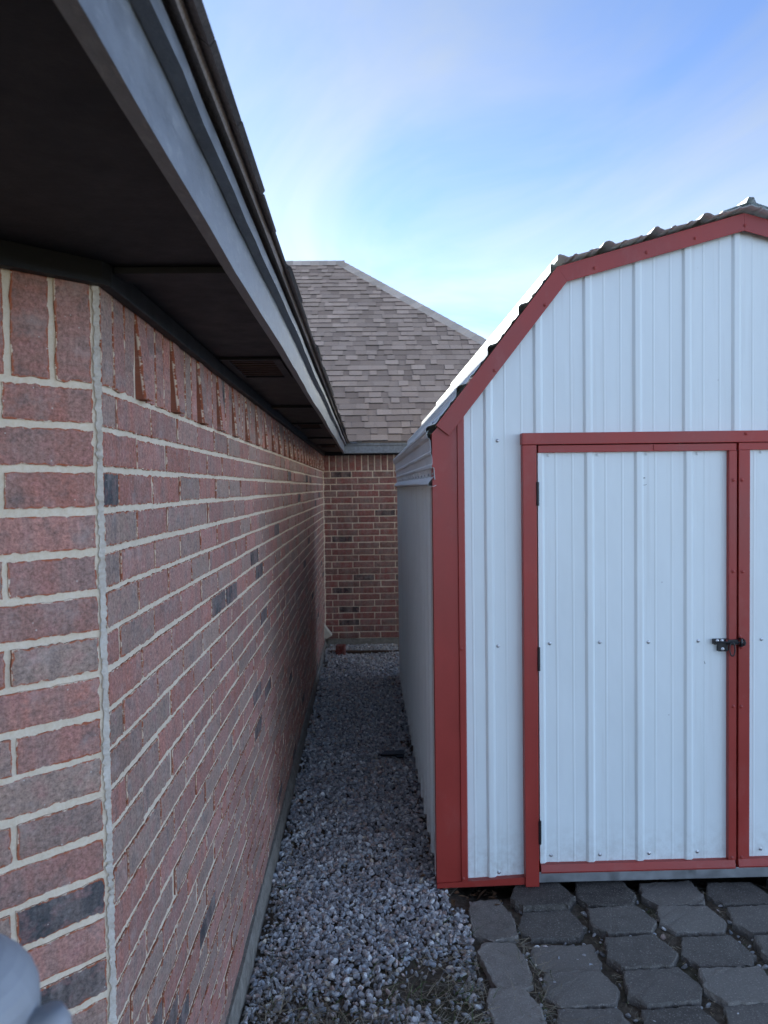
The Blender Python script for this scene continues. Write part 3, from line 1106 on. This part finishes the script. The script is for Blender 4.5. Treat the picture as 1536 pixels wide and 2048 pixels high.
for q_, (nm, pr) in enumerate(PRF):
    yy = np.linspace(YO0 if q_ == 1 else YS - 0.046, YO1, 26)
    for s in (0, 1):
        p2 = pr if s == 0 else [(2 * XA - x, z) for x, z in pr]
        b = MB()
        wob = [[0.0012 * math.sin(y * 4 + i) + rng.normal(0, 0.0007) for y in yy] for i in range(len(p2))]
        rows = [[(x + wob[i][j], y if (j not in (0,)) else y + rng.normal(0, 0.003), z + wob[i][j]) for j, y in enumerate(yy)] for i, (x, z) in enumerate(p2)]
        for i in range(len(rows) - 1):
            b.strip(rows[i], rows[i + 1])
        ROOFP.append(b.build(nm, M_ROOFSHEET, shed, solid=0.0012))
# ridge cap
cp = [(apex[0] - 0.13, apex[1] - 0.028), (apex[0] - 0.024, apex[1] + 0.008), (apex[0] - 0.012, apex[1] + 0.034), (apex[0] + 0.012, apex[1] + 0.034), (apex[0] + 0.024, apex[1] + 0.008), (apex[0] + 0.13, apex[1] - 0.028)]
MB().strip([(x, YO0 - 0.004, z) for x, z in cp], [(x, YO1, z) for x, z in cp]).build("ridge_cap", M_ROOFSHEET, shed, solid=0.0014)

# door frame
jz0, jz1 = 0.010, 2.086
for s in (0, 1):
    x0, x1 = (0.732, 0.7965) if s == 0 else (2 * XA - 0.7965, 2 * XA - 0.732)
    MB().box(x0, x1, YS - 0.046, YS + 0.05, jz0, jz1).build("door_jamb", M_RED, shed, bevel=0.002)
hd = MB().box(0.7295, 2 * XA - 0.7295, YS - 0.050, YS + 0.04, 2.0875, 2.141).build("door_header", M_RED, shed, bevel=0.002)
MB().box(0.797, 2 * XA - 0.797, YS - 0.020, YS + 0.045, 0.016, 0.066).build("threshold", M_GALV, shed, bevel=0.0015)

# screws: one small hex washer head mesh per look
def screw_mesh(name, mat):
    b = MB()
    n = 8
    ring = lambda r, d: [(r * math.cos(2 * math.pi * i / n), -d, r * math.sin(2 * math.pi * i / n)) for i in range(n)]
    rs = [ring(0.0088, 0.0), ring(0.0088, 0.0012), ring(0.0056, 0.0022), ring(0.0052, 0.0056), ring(0.002, 0.0064)]
    v = [p for r in rs for p in r]
    f = [(k * n + i, k * n + (i + 1) % n, (k + 1) * n + (i + 1) % n, (k + 1) * n + i) for k in range(4) for i in range(n)]
    f.append(tuple(range(4 * n, 5 * n)))
    b.add(v, f)
    return b.mesh(name, mat, origin=(0, 0, 0))[0]


SC_W, SC_R, SC_G = screw_mesh("screw_white", M_WHITE), screw_mesh("screw_red", M_RED), screw_mesh("screw_steel", M_SCREW)


def screw(x, y, z, me, parent, rot=None):
    put("screw", me, (x, y, z), parent, rot if rot is not None else (0, rng.uniform(0, 1), 0))


wallL = [o for o in shed.children if o.name.startswith("wall_panel")][0]
for (x, z) in ((0.623, 2.11), (0.618, 1.145), (0.614, 0.062)):
    screw(x, YS - 0.001, z, SC_G, wallL)
for (x, z) in ((0.443, 1.140), (0.441, 0.050)):
    screw(x, YS - 0.031, z, SC_R, shed)
for (x, z) in ((0.607, 2.43), (0.842, 2.728), (1.072, 2.895), (1.313, 2.965), (1.54, 3.028), (1.772, 3.085), (2.0, 3.026), (2.23, 2.962), (2.46, 2.895)):
    screw(x, YS - 0.041, z, SC_R, shed)
for x in (1.775, 2.68):
    screw(x, YS - 0.051, 2.127, SC_R, hd)
# roof fasteners on the steep slope
dl = np.array([knee[0] - 0.290, knee[1] - 2.146])
dl /= np.linalg.norm(dl)
for k in range(4):
    for y in np.arange(YS + 0.12, YSB, 0.62):
        p = np.array([0.290, 2.146]) + dl * (0.02 + RIB * k + 0.055) + np.array([-dl[1], dl[0]]) * 0.0012
        screw(p[0], y, p[1], SC_G, ROOFP[0], (0, 0, 0) if False else Vector((0, -1, 0)).rotation_difference(Vector((-dl[1], 0, dl[0]))).to_euler())
for y in np.arange(YS - 0.02, YSB, 0.235):
    b = Vector((0, -1, 0)).rotation_difference(Vector((-1, 0, 0))).to_euler()
    screw(0.3195, y, 1.958, SC_G, ROOFP[4], b)

# doors
def door(x0, x1, z0, z1, mirror, label):
    y = YS - 0.016
    cs = [0.815 + RIB * k for k in range(0, 9)]
    d = tag(sheet_front(x0 + 0.002, x1 - 0.004, z0 + 0.04, z1 - 0.028, y, cs, "door", shed), label)
    yf = YS - 0.044
    # top and bottom channels, meeting stile
    MB().box(x0 + 0.001, x1 + (0.0 if not mirror else 0.0), yf + 0.004, YS + 0.02, z1 - 0.0335, z1).build("top_channel", M_RED, d, bevel=0.0015)
    t = MB()
    zb = z0
    t.prism([(YS + 0.02, zb + 0.012), (yf, zb + 0.004), (yf - 0.004, zb + 0.012), (yf + 0.004, zb + 0.044), (YS + 0.02, zb + 0.047)], 'x', x0 + 0.002, x1 - 0.003)
    t.build("bottom_channel", M_RED, d)
    if not mirror:
        sx0, sx1 = x1 - 0.036, x1
    else:
        sx0, sx1 = x0, x0 + 0.053
    MB().box(sx0, sx1, yf, YS + 0.02, z0 + 0.046, z1 - 0.0345).build("meeting_stile", M_RED, d, bevel=0.0015)
    MB().box(*((x0 + 0.0015, x0 + 0.010) if not mirror else (x1 - 0.010, x1 - 0.0015)), y - 0.012, YS + 0.02, z0 + 0.047, z1 - 0.035).build("hinge_stile", M_WHITE, d)
    for k in range(4):
        for z in (z1 - 0.045, z0 + 1.087, z0 + 0.077):
            xx = (0.859 if not mirror else x0 + 0.118) + 0.2335 * k + rng.normal(0, 0.003)
            if x0 + 0.01 < xx < x1 - 0.045:
                screw(xx, y - 0.001, z + rng.normal(0, 0.002), SC_W if z > z1 - 0.1 else SC_G, d)
    sxm = sx1 - 0.017 if not mirror else sx0 + 0.018
    for z in (1.910, 1.482, 0.848, 0.126):
        screw(sxm + rng.normal(0, 0.002), yf - 0.001, z + rng.normal(0, 0.004), SC_R, d)
    for z in (1.86, 1.09, 0.27):
        xh = x0 - 0.004 if not mirror else x1 + 0.004
        h = MB()
        h.tube([(xh, YS - 0.048, z - 0.055), (xh, YS - 0.048, z + 0.055)], 0.0065, 10)
        h.box(xh - 0.004, xh + 0.006, YS - 0.046, YS - 0.01, z - 0.052, z + 0.052)
        h.build("hinge", M_BLACK, d)
    return d


d1 = door(0.8045, 1.7345, 0.068, 2.0835, False, "left white ribbed door of the shed with black latch")
d2 = door(1.7445, 2 * XA - 0.8045, 0.072, 2.0855, True, "right white ribbed door of the shed")
# small riveted tab on the left door's top channel, scuffs on the sheet
MB().box(1.345, 1.375, YS - 0.0445, YS - 0.0405, 2.055, 2.080).build("rivet_tab", M_RED, d1)
def scuff(pts, w, y):
    b = MB()
    a = [(x, y, z + w / 2) for x, z in pts]
    c = [(x, y, z - w / 2) for x, z in pts]
    b.strip(a, c)
    b.build("scuff_mark", M_BLACK, d1)


ysc = YS - 0.0186
scuff([(1.283, 1.921), (1.295, 1.925), (1.313, 1.928)], 0.0035, ysc)
scuff([(1.298, 1.893), (1.312, 1.894), (1.320, 1.897)], 0.0016, ysc)
scuff([(1.592, 1.060), (1.594, 1.052), (1.597, 1.046)], 0.006, ysc)

# black gate latch with a carabiner hanging in it
latch = tag(MB().add(*(lambda o: ([(x, YS - 0.040, z) for x, z in o] + [(x, YS - 0.0235, z) for x, z in o],
                                  [tuple(range(8))] + [tuple(range(15, 7, -1))] + [(i, (i + 1) % 8, (i + 1) % 8 + 8, i + 8) for i in range(8)]))
                      ([(1.629, 1.165), (1.629, 1.142), (1.651, 1.140), (1.651, 1.109), (1.692, 1.109), (1.699, 1.116), (1.699, 1.140), (1.699, 1.165)])).build("latch", M_BLACK, shed, bevel=0.001),
            "black steel gate latch across the two shed doors")
MB().tube([(1.640, YS - 0.050, 1.154), (1.70, YS - 0.053, 1.154), (1.772, YS - 0.058, 1.150)], 0.0048, 8).build("bolt", M_BLACK, latch)
MB().box(1.690, 1.738, YS - 0.0535, YS - 0.0455, 1.141, 1.165).build("strike_plate", M_BLACK, latch, bevel=0.001)
b = MB()
b.tube([(1.748, YS - 0.044, 1.135), (1.748, YS - 0.066, 1.138), (1.748, YS - 0.068, 1.152), (1.748, YS - 0.066, 1.166), (1.748, YS - 0.044, 1.170)], 0.006, 8)
b.tube([(1.762, YS - 0.044, 1.138), (1.762, YS - 0.066, 1.142), (1.762, YS - 0.066, 1.162), (1.762, YS - 0.044, 1.166)], 0.005, 8)
b.build("keeper", M_BLACK, latch)
loop = []
for i in range(24):
    a = 2 * math.pi * i / 24
    loop.append((1.706 + 0.0125 * math.cos(a), YS - 0.062 + 0.002 * math.sin(a), 1.122 + 0.031 * math.sin(a)))
b = MB()
b.tube(loop, 0.0034, 8, closed=True)
b.build("carabiner", M_BLACK, latch, smooth=True)
for x, z in ((1.645, 1.158), (1.667, 1.158), (1.670, 1.119)):
    screw(x, YS - 0.0405, z, SC_G, latch)
for x, z in ((1.691, 1.157), (1.751, 1.178), (1.757, 1.128)):
    screw(x, YS - 0.0445, z, SC_R, latch)

# ------------------------------------------------------------------ paving blocks
def block_mesh(name, mat, outline, h=0.085):
    """split-face wall block laid flat: irregular rim, slightly crowned top"""
    P = []
    n = len(outline)
    for i in range(n):
        a, b = np.array(outline[i]), np.array(outline[(i + 1) % n])
        k = max(2, int(np.linalg.norm(b - a) / 0.016))
        for j in range(k):
            P.append(a + (b - a) * j / k)
    P = np.array(P)
    m = len(P)
    c = P.mean(0)
    P = P + rng.normal(0, 0.0022, P.shape)
    d = P - c
    v, f = [], []
    for sc, z in ((1.015, -h), (1.012, -0.020), (1.0, -0.0045), (0.985, -0.0008), (0.94, 0.0)):
        for q in d:
            r = rng.normal(0, 0.0016 if z > -0.05 else 0.0)
            v.append((q[0] * sc + r, q[1] * sc + r, z + rng.normal(0, 0.0009 if z > -0.05 else 0)))
    for k in range(4):
        for i in range(m):
            f.append((k * m + i, k * m + (i + 1) % m, (k + 1) * m + (i + 1) % m, (k + 1) * m + i))
    f.append(tuple(range(4 * m, 5 * m)))
    b = MB().add(v, f)
    return b.mesh(name, mat, origin=(0, 0, 0))[0]


OUT = [(-0.114, 0.105), (0.114, 0.105), (0.1475, -0.028), (0.101, -0.101), (-0.101, -0.101), (-0.1475, -0.028)]
BMS = [block_mesh("paving_block", M_BLOCK, [(x + rng.normal(0, 0.006), y + rng.normal(0, 0.004)) for x, y in OUT]) for _ in range(8)]
BMG = [block_mesh("grey_paving_block", M_BLOCK2, [(x * 0.92 + rng.normal(0, 0.006), y * 1.12 + rng.normal(0, 0.004)) for x, y in
                                                  [(-0.075, 0.150), (0.072, 0.150), (0.098, 0.02), (0.075, -0.105), (-0.045, -0.140), (-0.098, -0.085), (-0.102, 0.095)]]) for _ in range(3)]
ROWY = [3.600, 3.380, 3.160, 2.950, 2.745, 2.535]
COLX = [0.797, 1.098, 1.406, 1.722, 2.035, 2.350]
RN = ["the row tucked under the shed door", "the second row out from the shed", "the third row out from the shed", "the fourth row out from the shed", "the fifth row out from the shed", "the sixth row out from the shed"]
CN = ["leftmost", "second from left", "third from left", "fourth from left", "fifth from left", "sixth from left"]
TOPZ = {}
for r, yb in enumerate(ROWY):
    for c, x in enumerate(COLX):
        if r == 5 and c > 4:
            continue
        z = -0.004 + rng.normal(0, 0.006) - 0.004 * r * 0.5
        o = put("paving_block", BMS[rng.integers(8)], (x + rng.normal(0, 0.006), yb - 0.105 + rng.normal(0, 0.006), z),
                rot=(rng.normal(0, 0.018), rng.normal(0, 0.018), rng.normal(0, 0.025)))
        tag(o, "dark concrete paving block, %s in %s" % (CN[c], RN[r]), "paving block", "dark paving blocks before the shed")
for (x, y, rz, lab, i) in ((0.532, 3.315, 0.02, "grey concrete block lying by the gravel, nearest the shed corner", 0),
                           (0.535, 2.990, 0.06, "grey concrete block by the gravel, middle one of three", 1),
                           (0.522, 2.700, 0.13, "grey concrete block by the gravel, nearest the camera of three", 2)):
    o = put("paving_block", BMG[i], (x, y, -0.006), rot=(rng.normal(0, 0.02), rng.normal(0, 0.02), rz))
    tag(o, lab, "paving block", "grey blocks edging the gravel")

# ------------------------------------------------------------------ gravel
def ico(sub):
    t = (1 + 5 ** 0.5) / 2
    v = np.array([(-1, t, 0), (1, t, 0), (-1, -t, 0), (1, -t, 0), (0, -1, t), (0, 1, t), (0, -1, -t), (0, 1, -t), (t, 0, -1), (t, 0, 1), (-t, 0, -1), (-t, 0, 1)], float)
    f = [(0, 11, 5), (0, 5, 1), (0, 1, 7), (0, 7, 10), (0, 10, 11), (1, 5, 9), (5, 11, 4), (11, 10, 2), (10, 7, 6), (7, 1, 8), (3, 9, 4), (3, 4, 2), (3, 2, 6), (3, 6, 8), (3, 8, 9), (4, 9, 5), (2, 4, 11), (6, 2, 10), (8, 6, 7), (9, 8, 1)]
    v /= np.linalg.norm(v, axis=1)[:, None]
    for _ in range(sub):
        vl, cache, nf = v.tolist(), {}, []

        def mid(a, b):
            k = (min(a, b), max(a, b))
            if k not in cache:
                p = np.array(vl[a]) + np.array(vl[b])
                vl.append((p / np.linalg.norm(p)).tolist())
                cache[k] = len(vl) - 1
            return cache[k]
        for a, b, c in f:
            ab, bc, ca = mid(a, b), mid(b, c), mid(c, a)
            nf += [(a, ab, ca), (b, bc, ab), (c, ca, bc), (ab, bc, ca)]
        v, f = np.array(vl), nf
    return v, np.array(f)


def pebble_shapes(sub, count):
    v0, f = ico(sub)
    out = []
    for _ in range(count):
        v = v0.copy()
        for _ in range(8):                      # plane cuts give the crushed-stone facets
            n = rng.normal(size=3)
            n /= np.linalg.norm(n)
            d = rng.uniform(0.40, 0.78)
            s = v @ n
            over = s > d
            v[over] -= np.outer(s[over] - d, n)
        v *= np.array([rng.uniform(1.05, 1.5), rng.uniform(0.9, 1.25), rng.uniform(0.5, 0.8)])
        out.append(v)
    return out, f


def rotmats(n):
    q = rng.normal(size=(n, 4))
    q[:, 1:3] *= 0.55                           # mostly lying flat
    q /= np.linalg.norm(q, axis=1)[:, None]
    w, x, y, z = q.T
    return np.stack([np.stack([1 - 2 * (y * y + z * z), 2 * (x * y - z * w), 2 * (x * z + y * w)], -1),
                     np.stack([2 * (x * y + z * w), 1 - 2 * (x * x + z * z), 2 * (y * z - x * w)], -1),
                     np.stack([2 * (x * z - y * w), 2 * (y * z + x * w), 1 - 2 * (x * x + y * y)], -1)], 1)


def stone_tones(n):
    base = np.array([(0.27, 0.265, 0.265), (0.20, 0.20, 0.205), (0.34, 0.335, 0.33), (0.13, 0.13, 0.135), (0.29, 0.25, 0.235), (0.46, 0.455, 0.44), (0.22, 0.235, 0.255), (0.27, 0.21, 0.185), (0.36, 0.315, 0.25)])
    p = np.array([0.23, 0.21, 0.14, 0.12, 0.09, 0.03, 0.11, 0.05, 0.02])
    return base[rng.choice(len(base), n, p=p)] * rng.uniform(1.4, 2.1, (n, 1)) * np.array([0.99, 1.0, 0.99])


def stones_mesh(name, pos, size, sub):
    shapes, f = pebble_shapes(sub, 24)
    n = len(pos)
    S = np.array(shapes)[rng.integers(0, 24, n)]
    R = rotmats(n)
    V = np.einsum('nij,nkj->nki', R, S) * size[:, None, None] + pos[:, None, :]
    nv, nf = S.shape[1], len(f)
    Fa = (f[None] + (np.arange(n) * nv)[:, None, None]).reshape(-1, 3)
    me = bpy.data.meshes.new(name)
    me.vertices.add(n * nv)
    me.vertices.foreach_set("co", V.astype(np.float32).ravel())
    me.loops.add(len(Fa) * 3)
    me.loops.foreach_set("vertex_index", Fa.astype(np.int32).ravel())
    me.polygons.add(len(Fa))
    me.polygons.foreach_set("loop_start", np.arange(0, len(Fa) * 3, 3, dtype=np.int32))
    me.polygons.foreach_set("loop_total", np.full(len(Fa), 3, dtype=np.int32))
    me.polygons.foreach_set("use_smooth", np.zeros(len(Fa), dtype=bool))
    a = me.attributes.new("tone", 'FLOAT_COLOR', 'POINT')
    col = np.ones((n, nv, 4), dtype=np.float32)
    col[:, :, :3] = stone_tones(n)[:, None, :]
    a.data.foreach_set("color", col.ravel())
    me.update(calc_edges=True)
    me.validate()
    me.materials.append(M_STONE)
    return me


def vnoise(x, y, s, seed=0):
    return (np.sin(x * s * 1.7 + 3.1 * np.sin(y * s * 0.9 + seed)) + np.sin(y * s * 1.3 + 2.3 * np.sin(x * s * 1.1 + seed * 2))) / 2


def gravel_density(x, y):
    d = np.ones_like(x)
    right = 0.315 + 0.0 * y
    front = y < 3.56
    # beside the shed the bed ends at its side; in front of it, at the blocks
    lim = np.where(front, np.where(y > 3.42, 0.36, 0.425), right + 0.04)
    d *= (x < lim)
    d *= x > -0.468
    soil = np.exp(-(((x - 0.20) / 0.22) ** 2 + ((y - 2.90) / 0.19) ** 2) ** 1.5)
    d *= 1 - 0.95 * soil
    d *= 1 - 0.9 * smooth(2.98, 2.70, y) * np.clip(0.65 + 0.6 * vnoise(x, y, 9, 2), 0, 1)
    d *= 1 - 0.75 * (np.exp(-((x + 0.45) / 0.05) ** 2)) * np.clip(0.4 + vnoise(x, y, 5, 1), 0, 1)
    d *= 1 - 0.6 * np.exp(-(((x - 0.24) / 0.10) ** 2 + ((y - 7.3) / 0.3) ** 2))
    d *= 1 - 0.75 * np.exp(-((x - 0.32) / 0.05) ** 2) * (y > 3.6) * np.clip(0.35 + vnoise(x, y, 4, 5), 0, 1)
    return d


def scatter(n, x0, x1, y0, y1, smin, smax, layer):
    x = rng.uniform(x0, x1, n)
    y = rng.uniform(y0, y1, n)
    keep = rng.random(n) < gravel_density(x, y)
    x, y = x[keep], y[keep]
    s = smin + (smax - smin) * rng.random(len(x)) ** 1.8
    mound = 0.012 * vnoise(x, y, 4.0, 3)
    z = ground_h(x, y) + layer + mound * 0.4 + s * rng.uniform(0.0, 0.5, len(x))
    return np.stack([x, y, z], -1), s


pA, sA = scatter(9500, -0.47, 0.46, 2.2, 4.1, 0.006, 0.0160, 0.005)
pB_, sB = scatter(3000, -0.47, 0.46, 2.2, 4.1, 0.006, 0.0150, 0.012)
# a handful of loose stones in the joints of the paving
xg = rng.uniform(0.45, 2.2, 500)
yg = rng.uniform(2.45, 3.5, 500)
pC = np.stack([xg, yg, ground_h(xg, yg) + 0.006], -1)
sC = rng.uniform(0.004, 0.013, 500)
# spilled stones at the shed corner
g = put("gravel", stones_mesh("gravel_near", np.concatenate([pA, pB_, pC]), np.concatenate([sA, sB, sC]), 1))
tag(g, "loose grey crushed stone in the near part of the path", "gravel", kind="stuff")
pD, sD = scatter(13500, -0.47, 0.36, 4.1, 9.02, 0.011, 0.0205, 0.008)
pE, sE = scatter(6800, -0.47, 0.36, 4.1, 9.02, 0.010, 0.018, 0.018)
g = put("gravel", stones_mesh("gravel_far", np.concatenate([pD, pE]), np.concatenate([sD, sE]), 0))
tag(g, "loose grey crushed stone in the shaded alley between house and shed", "gravel", kind="stuff")

# ------------------------------------------------------------------ dry grass and litter
def grass(name, spots, n_each, label, hmin, hmax, flat):
    b = MB()
    for (cx, cy, sx, sy, k) in spots:
        for _ in range(int(n_each * k)):
            x, y = rng.normal(cx, sx), rng.normal(cy, sy)
            if x < -0.465 or y > 9:
                continue
            z = float(ground_h(x, y)) + 0.004
            L = rng.uniform(hmin, hmax)
            a = rng.uniform(0, 2 * math.pi)
            el = rng.uniform(0.1, flat)
            d = np.array([math.cos(a) * math.cos(el), math.sin(a) * math.cos(el), math.sin(el)])
            side = np.array([-math.sin(a), math.cos(a), 0])
            w = rng.uniform(0.0007, 0.0017)
            bend = rng.normal(0, 0.25) * side + np.array([0, 0, -0.35 - 0.4 * rng.random()])
            A, B = [], []
            for t in (0, 0.35, 0.7, 1.0):
                p = np.array([x, y, z]) + d * L * t + bend * L * t * t * 0.6
                p[2] = max(p[2], z + 0.010)
                ww = w * (1 - 0.7 * t)
                A.append(p - side * ww)
                B.append(p + side * ww + np.array([0, 0, ww]))
            k2 = rng.random()
            tone = np.array((0.34, 0.28, 0.185)) * (1 - k2) + np.array((0.20, 0.185, 0.155)) * k2
            if rng.random() < 0.10:
                tone = np.array((0.07, 0.11, 0.03))
            b.strip(A, B, tone=tuple(tone * rng.uniform(0.75, 1.25)))
    o = b.build(name, M_STRAW)
    tag(o, label, "dry grass", kind="stuff")


grass("dry_grass", [(0.10, 2.62, 0.20, 0.12, 1.6), (-0.15, 2.66, 0.16, 0.12, 1.3), (0.36, 2.85, 0.05, 0.16, 0.45), (-0.40, 2.80, 0.05, 0.25, 0.5), (0.20, 2.9, 0.14, 0.1, 0.35), (-0.42, 3.6, 0.025, 0.6, 0.25), (0.62, 2.75, 0.04, 0.12, 0.4), (0.62, 3.05, 0.04, 0.2, 0.2), (0.30, 3.1, 0.1, 0.15, 0.12)],
      420, "straw coloured dead grass lying over the soil and gravel", 0.03, 0.13, 0.9)
grass("weeds", [(x + 0.155, y - 0.05, 0.012, 0.035, 0.6) for x in COLX[:4] for y in ROWY[:5]], 26, "thin weeds in the joints between the paving blocks", 0.015, 0.045, 1.3)

# dead leaves caught along the shed and wall
b = MB()
for _ in range(110):
    if rng.random() < 0.5:
        x, y = rng.uniform(0.24, 0.33), rng.uniform(3.6, 7.5)
    elif rng.random() < 0.6:
        x, y = rng.uniform(-0.46, -0.40), rng.uniform(2.8, 8.4)
    else:
        x, y = rng.uniform(0.36, 0.62), rng.uniform(3.35, 3.6)
    z = float(ground_h(x, y)) + 0.028
    a = rng.uniform(0, 6.28)
    L, w = rng.uniform(0.012, 0.03), rng.uniform(0.005, 0.012)
    u, v = np.array([math.cos(a), math.sin(a), rng.normal(0, 0.3)]), np.array([-math.sin(a), math.cos(a), rng.normal(0, 0.4)])
    c = np.array([x, y, z])
    t = np.array((0.11, 0.065, 0.035)) * rng.uniform(0.5, 1.4)
    b.add([c - u * L, c - v * w + (0, 0, 0.003), c + u * L, c + v * w + (0, 0, 0.004), c - (0, 0, 0.002)], [(0, 1, 4), (1, 2, 4), (2, 3, 4), (3, 0, 4)], tone=tuple(t))
tag(b.build("leaf_litter", M_STRAW), "brown dead leaves caught along the wall and shed", "leaves", kind="stuff")

# ------------------------------------------------------------------ loose things in the alley
# plank across the far end of the alley
b = MB()
xs = np.linspace(-0.44, 0.56, 16)
ring = []
for (dy, dz) in ((-0.025, 0.022), (-0.024, 0.066), (0.022, 0.070), (0.024, 0.020)):
    ring.append([(x, 8.60 + dy - 0.055 * (x + 0.44) + rng.normal(0, 0.0015), dz + rng.normal(0, 0.0015)) for x in xs])
for i in range(4):
    b.strip(ring[i], ring[(i + 1) % 4])
b.add([r[0] for r in ring] + [r[-1] for r in ring], [(0, 1, 2, 3), (7, 6, 5, 4)])
tag(b.build("timber_plank", M_DARKWOOD), "weathered brown timber lying across the far end of the gravel alley", "plank")
# loose red brick standing beside the plank
out, F, edge, uv = brick_geo(0.10, 0.125, 0.09, 4, 4, 0.001)
W = np.c_[out[:, 0], -out[:, 1], out[:, 2]]
m = len(W) // 3
b = MB().add(W, F, tone=(0.20, 0.045, 0.035), edge=[max(e, 0.6) for e in edge], uv=uv)
b.add([tuple(p) for p in W[:m]], [tuple(range(m))], tone=(0.2, 0.05, 0.04), edge=[1] * m, uv=uv[:m])
me, c = b.mesh("loose_brick", M_BRICK, origin=(0, 0, 0))
o = put("loose_brick", me, (-0.295, 8.47, 0.085), rot=(0.05, 0.02, -0.12))
tag(o, "loose red brick standing by the timber at the alley's far end", "brick")
# flat black scrap of plastic
b = MB()
oq = [(-0.085, -0.022), (-0.05, 0.026), (0.0, 0.022), (0.06, 0.030), (0.085, 0.020), (0.080, -0.028), (0.02, -0.024), (-0.04, -0.028)]
b.prism(oq, 'z', -0.004, 0.012)
b.prism([(0.02, -0.026), (0.078, -0.032), (0.07, -0.05), (0.03, -0.046)], 'z', -0.006, 0.006)
me, c = b.mesh("plastic_scrap", M_BLACK, origin=(0, 0, 0))
o = put("plastic_scrap", me, (0.17, 5.36, 0.022), rot=(0.25, 0.03, 0.05))
tag(o, "flat black plastic scrap lying on the alley gravel", "scrap")

# ------------------------------------------------------------------ galvanised post close to the lens
PX, PY, PZ = -0.276, 0.485, 1.570
post = empty("fence_post", (PX, PY, -0.03), "blurred galvanised fence post with domed cap, close to the lens", "fence post")
MB().tube([(PX, PY, -0.06), (PX, PY, PZ - 0.06)], 0.054, 28).build("post_tube", M_POST, post, smooth=True)
b = MB()
prof = [(0.058, -0.075), (0.060, -0.05), (0.060, 0.0)] + [(0.060 * math.cos(a), 0.042 * math.sin(a)) for a in np.linspace(0.15, 1.54, 9)]
n = 36
for k in range(len(prof) - 1):
    A = [(PX + prof[k][0] * math.cos(2 * math.pi * i / n), PY + prof[k][0] * math.sin(2 * math.pi * i / n), PZ + prof[k][1]) for i in range(n + 1)]
    B = [(PX + prof[k + 1][0] * math.cos(2 * math.pi * i / n), PY + prof[k + 1][0] * math.sin(2 * math.pi * i / n), PZ + prof[k + 1][1]) for i in range(n + 1)]
    b.strip(A, B)
capo = b.build("dome_cap", M_POST, post, smooth=True)
ca = math.radians(-32)
cx, cy = math.cos(ca), math.sin(ca)
MB().tube([(PX + 0.056 * cx, PY + 0.056 * cy, PZ - 0.012), (PX + 0.064 * cx, PY + 0.064 * cy, PZ - 0.012)], 0.0085, 12).build("bolt_head", M_BLACK, capo)
b = MB()
b.tube([(PX + 0.070, PY, 0.05), (PX + 0.070, PY, PZ - 0.008), (PX + 0.069, PY, PZ - 0.001)], [0.0135, 0.0135, 0.010], 18)
b.build("gate_tube", M_POST, post, smooth=True)
b = MB()
b.tube([(PX, PY, PZ - 0.150), (PX, PY, PZ - 0.115)], 0.0575, 28)
b.box(PX + 0.05, PX + 0.07, PY - 0.006, PY + 0.006, PZ - 0.147, PZ - 0.118)
b.build("hinge_strap", M_POST, post, bevel=0.0015)
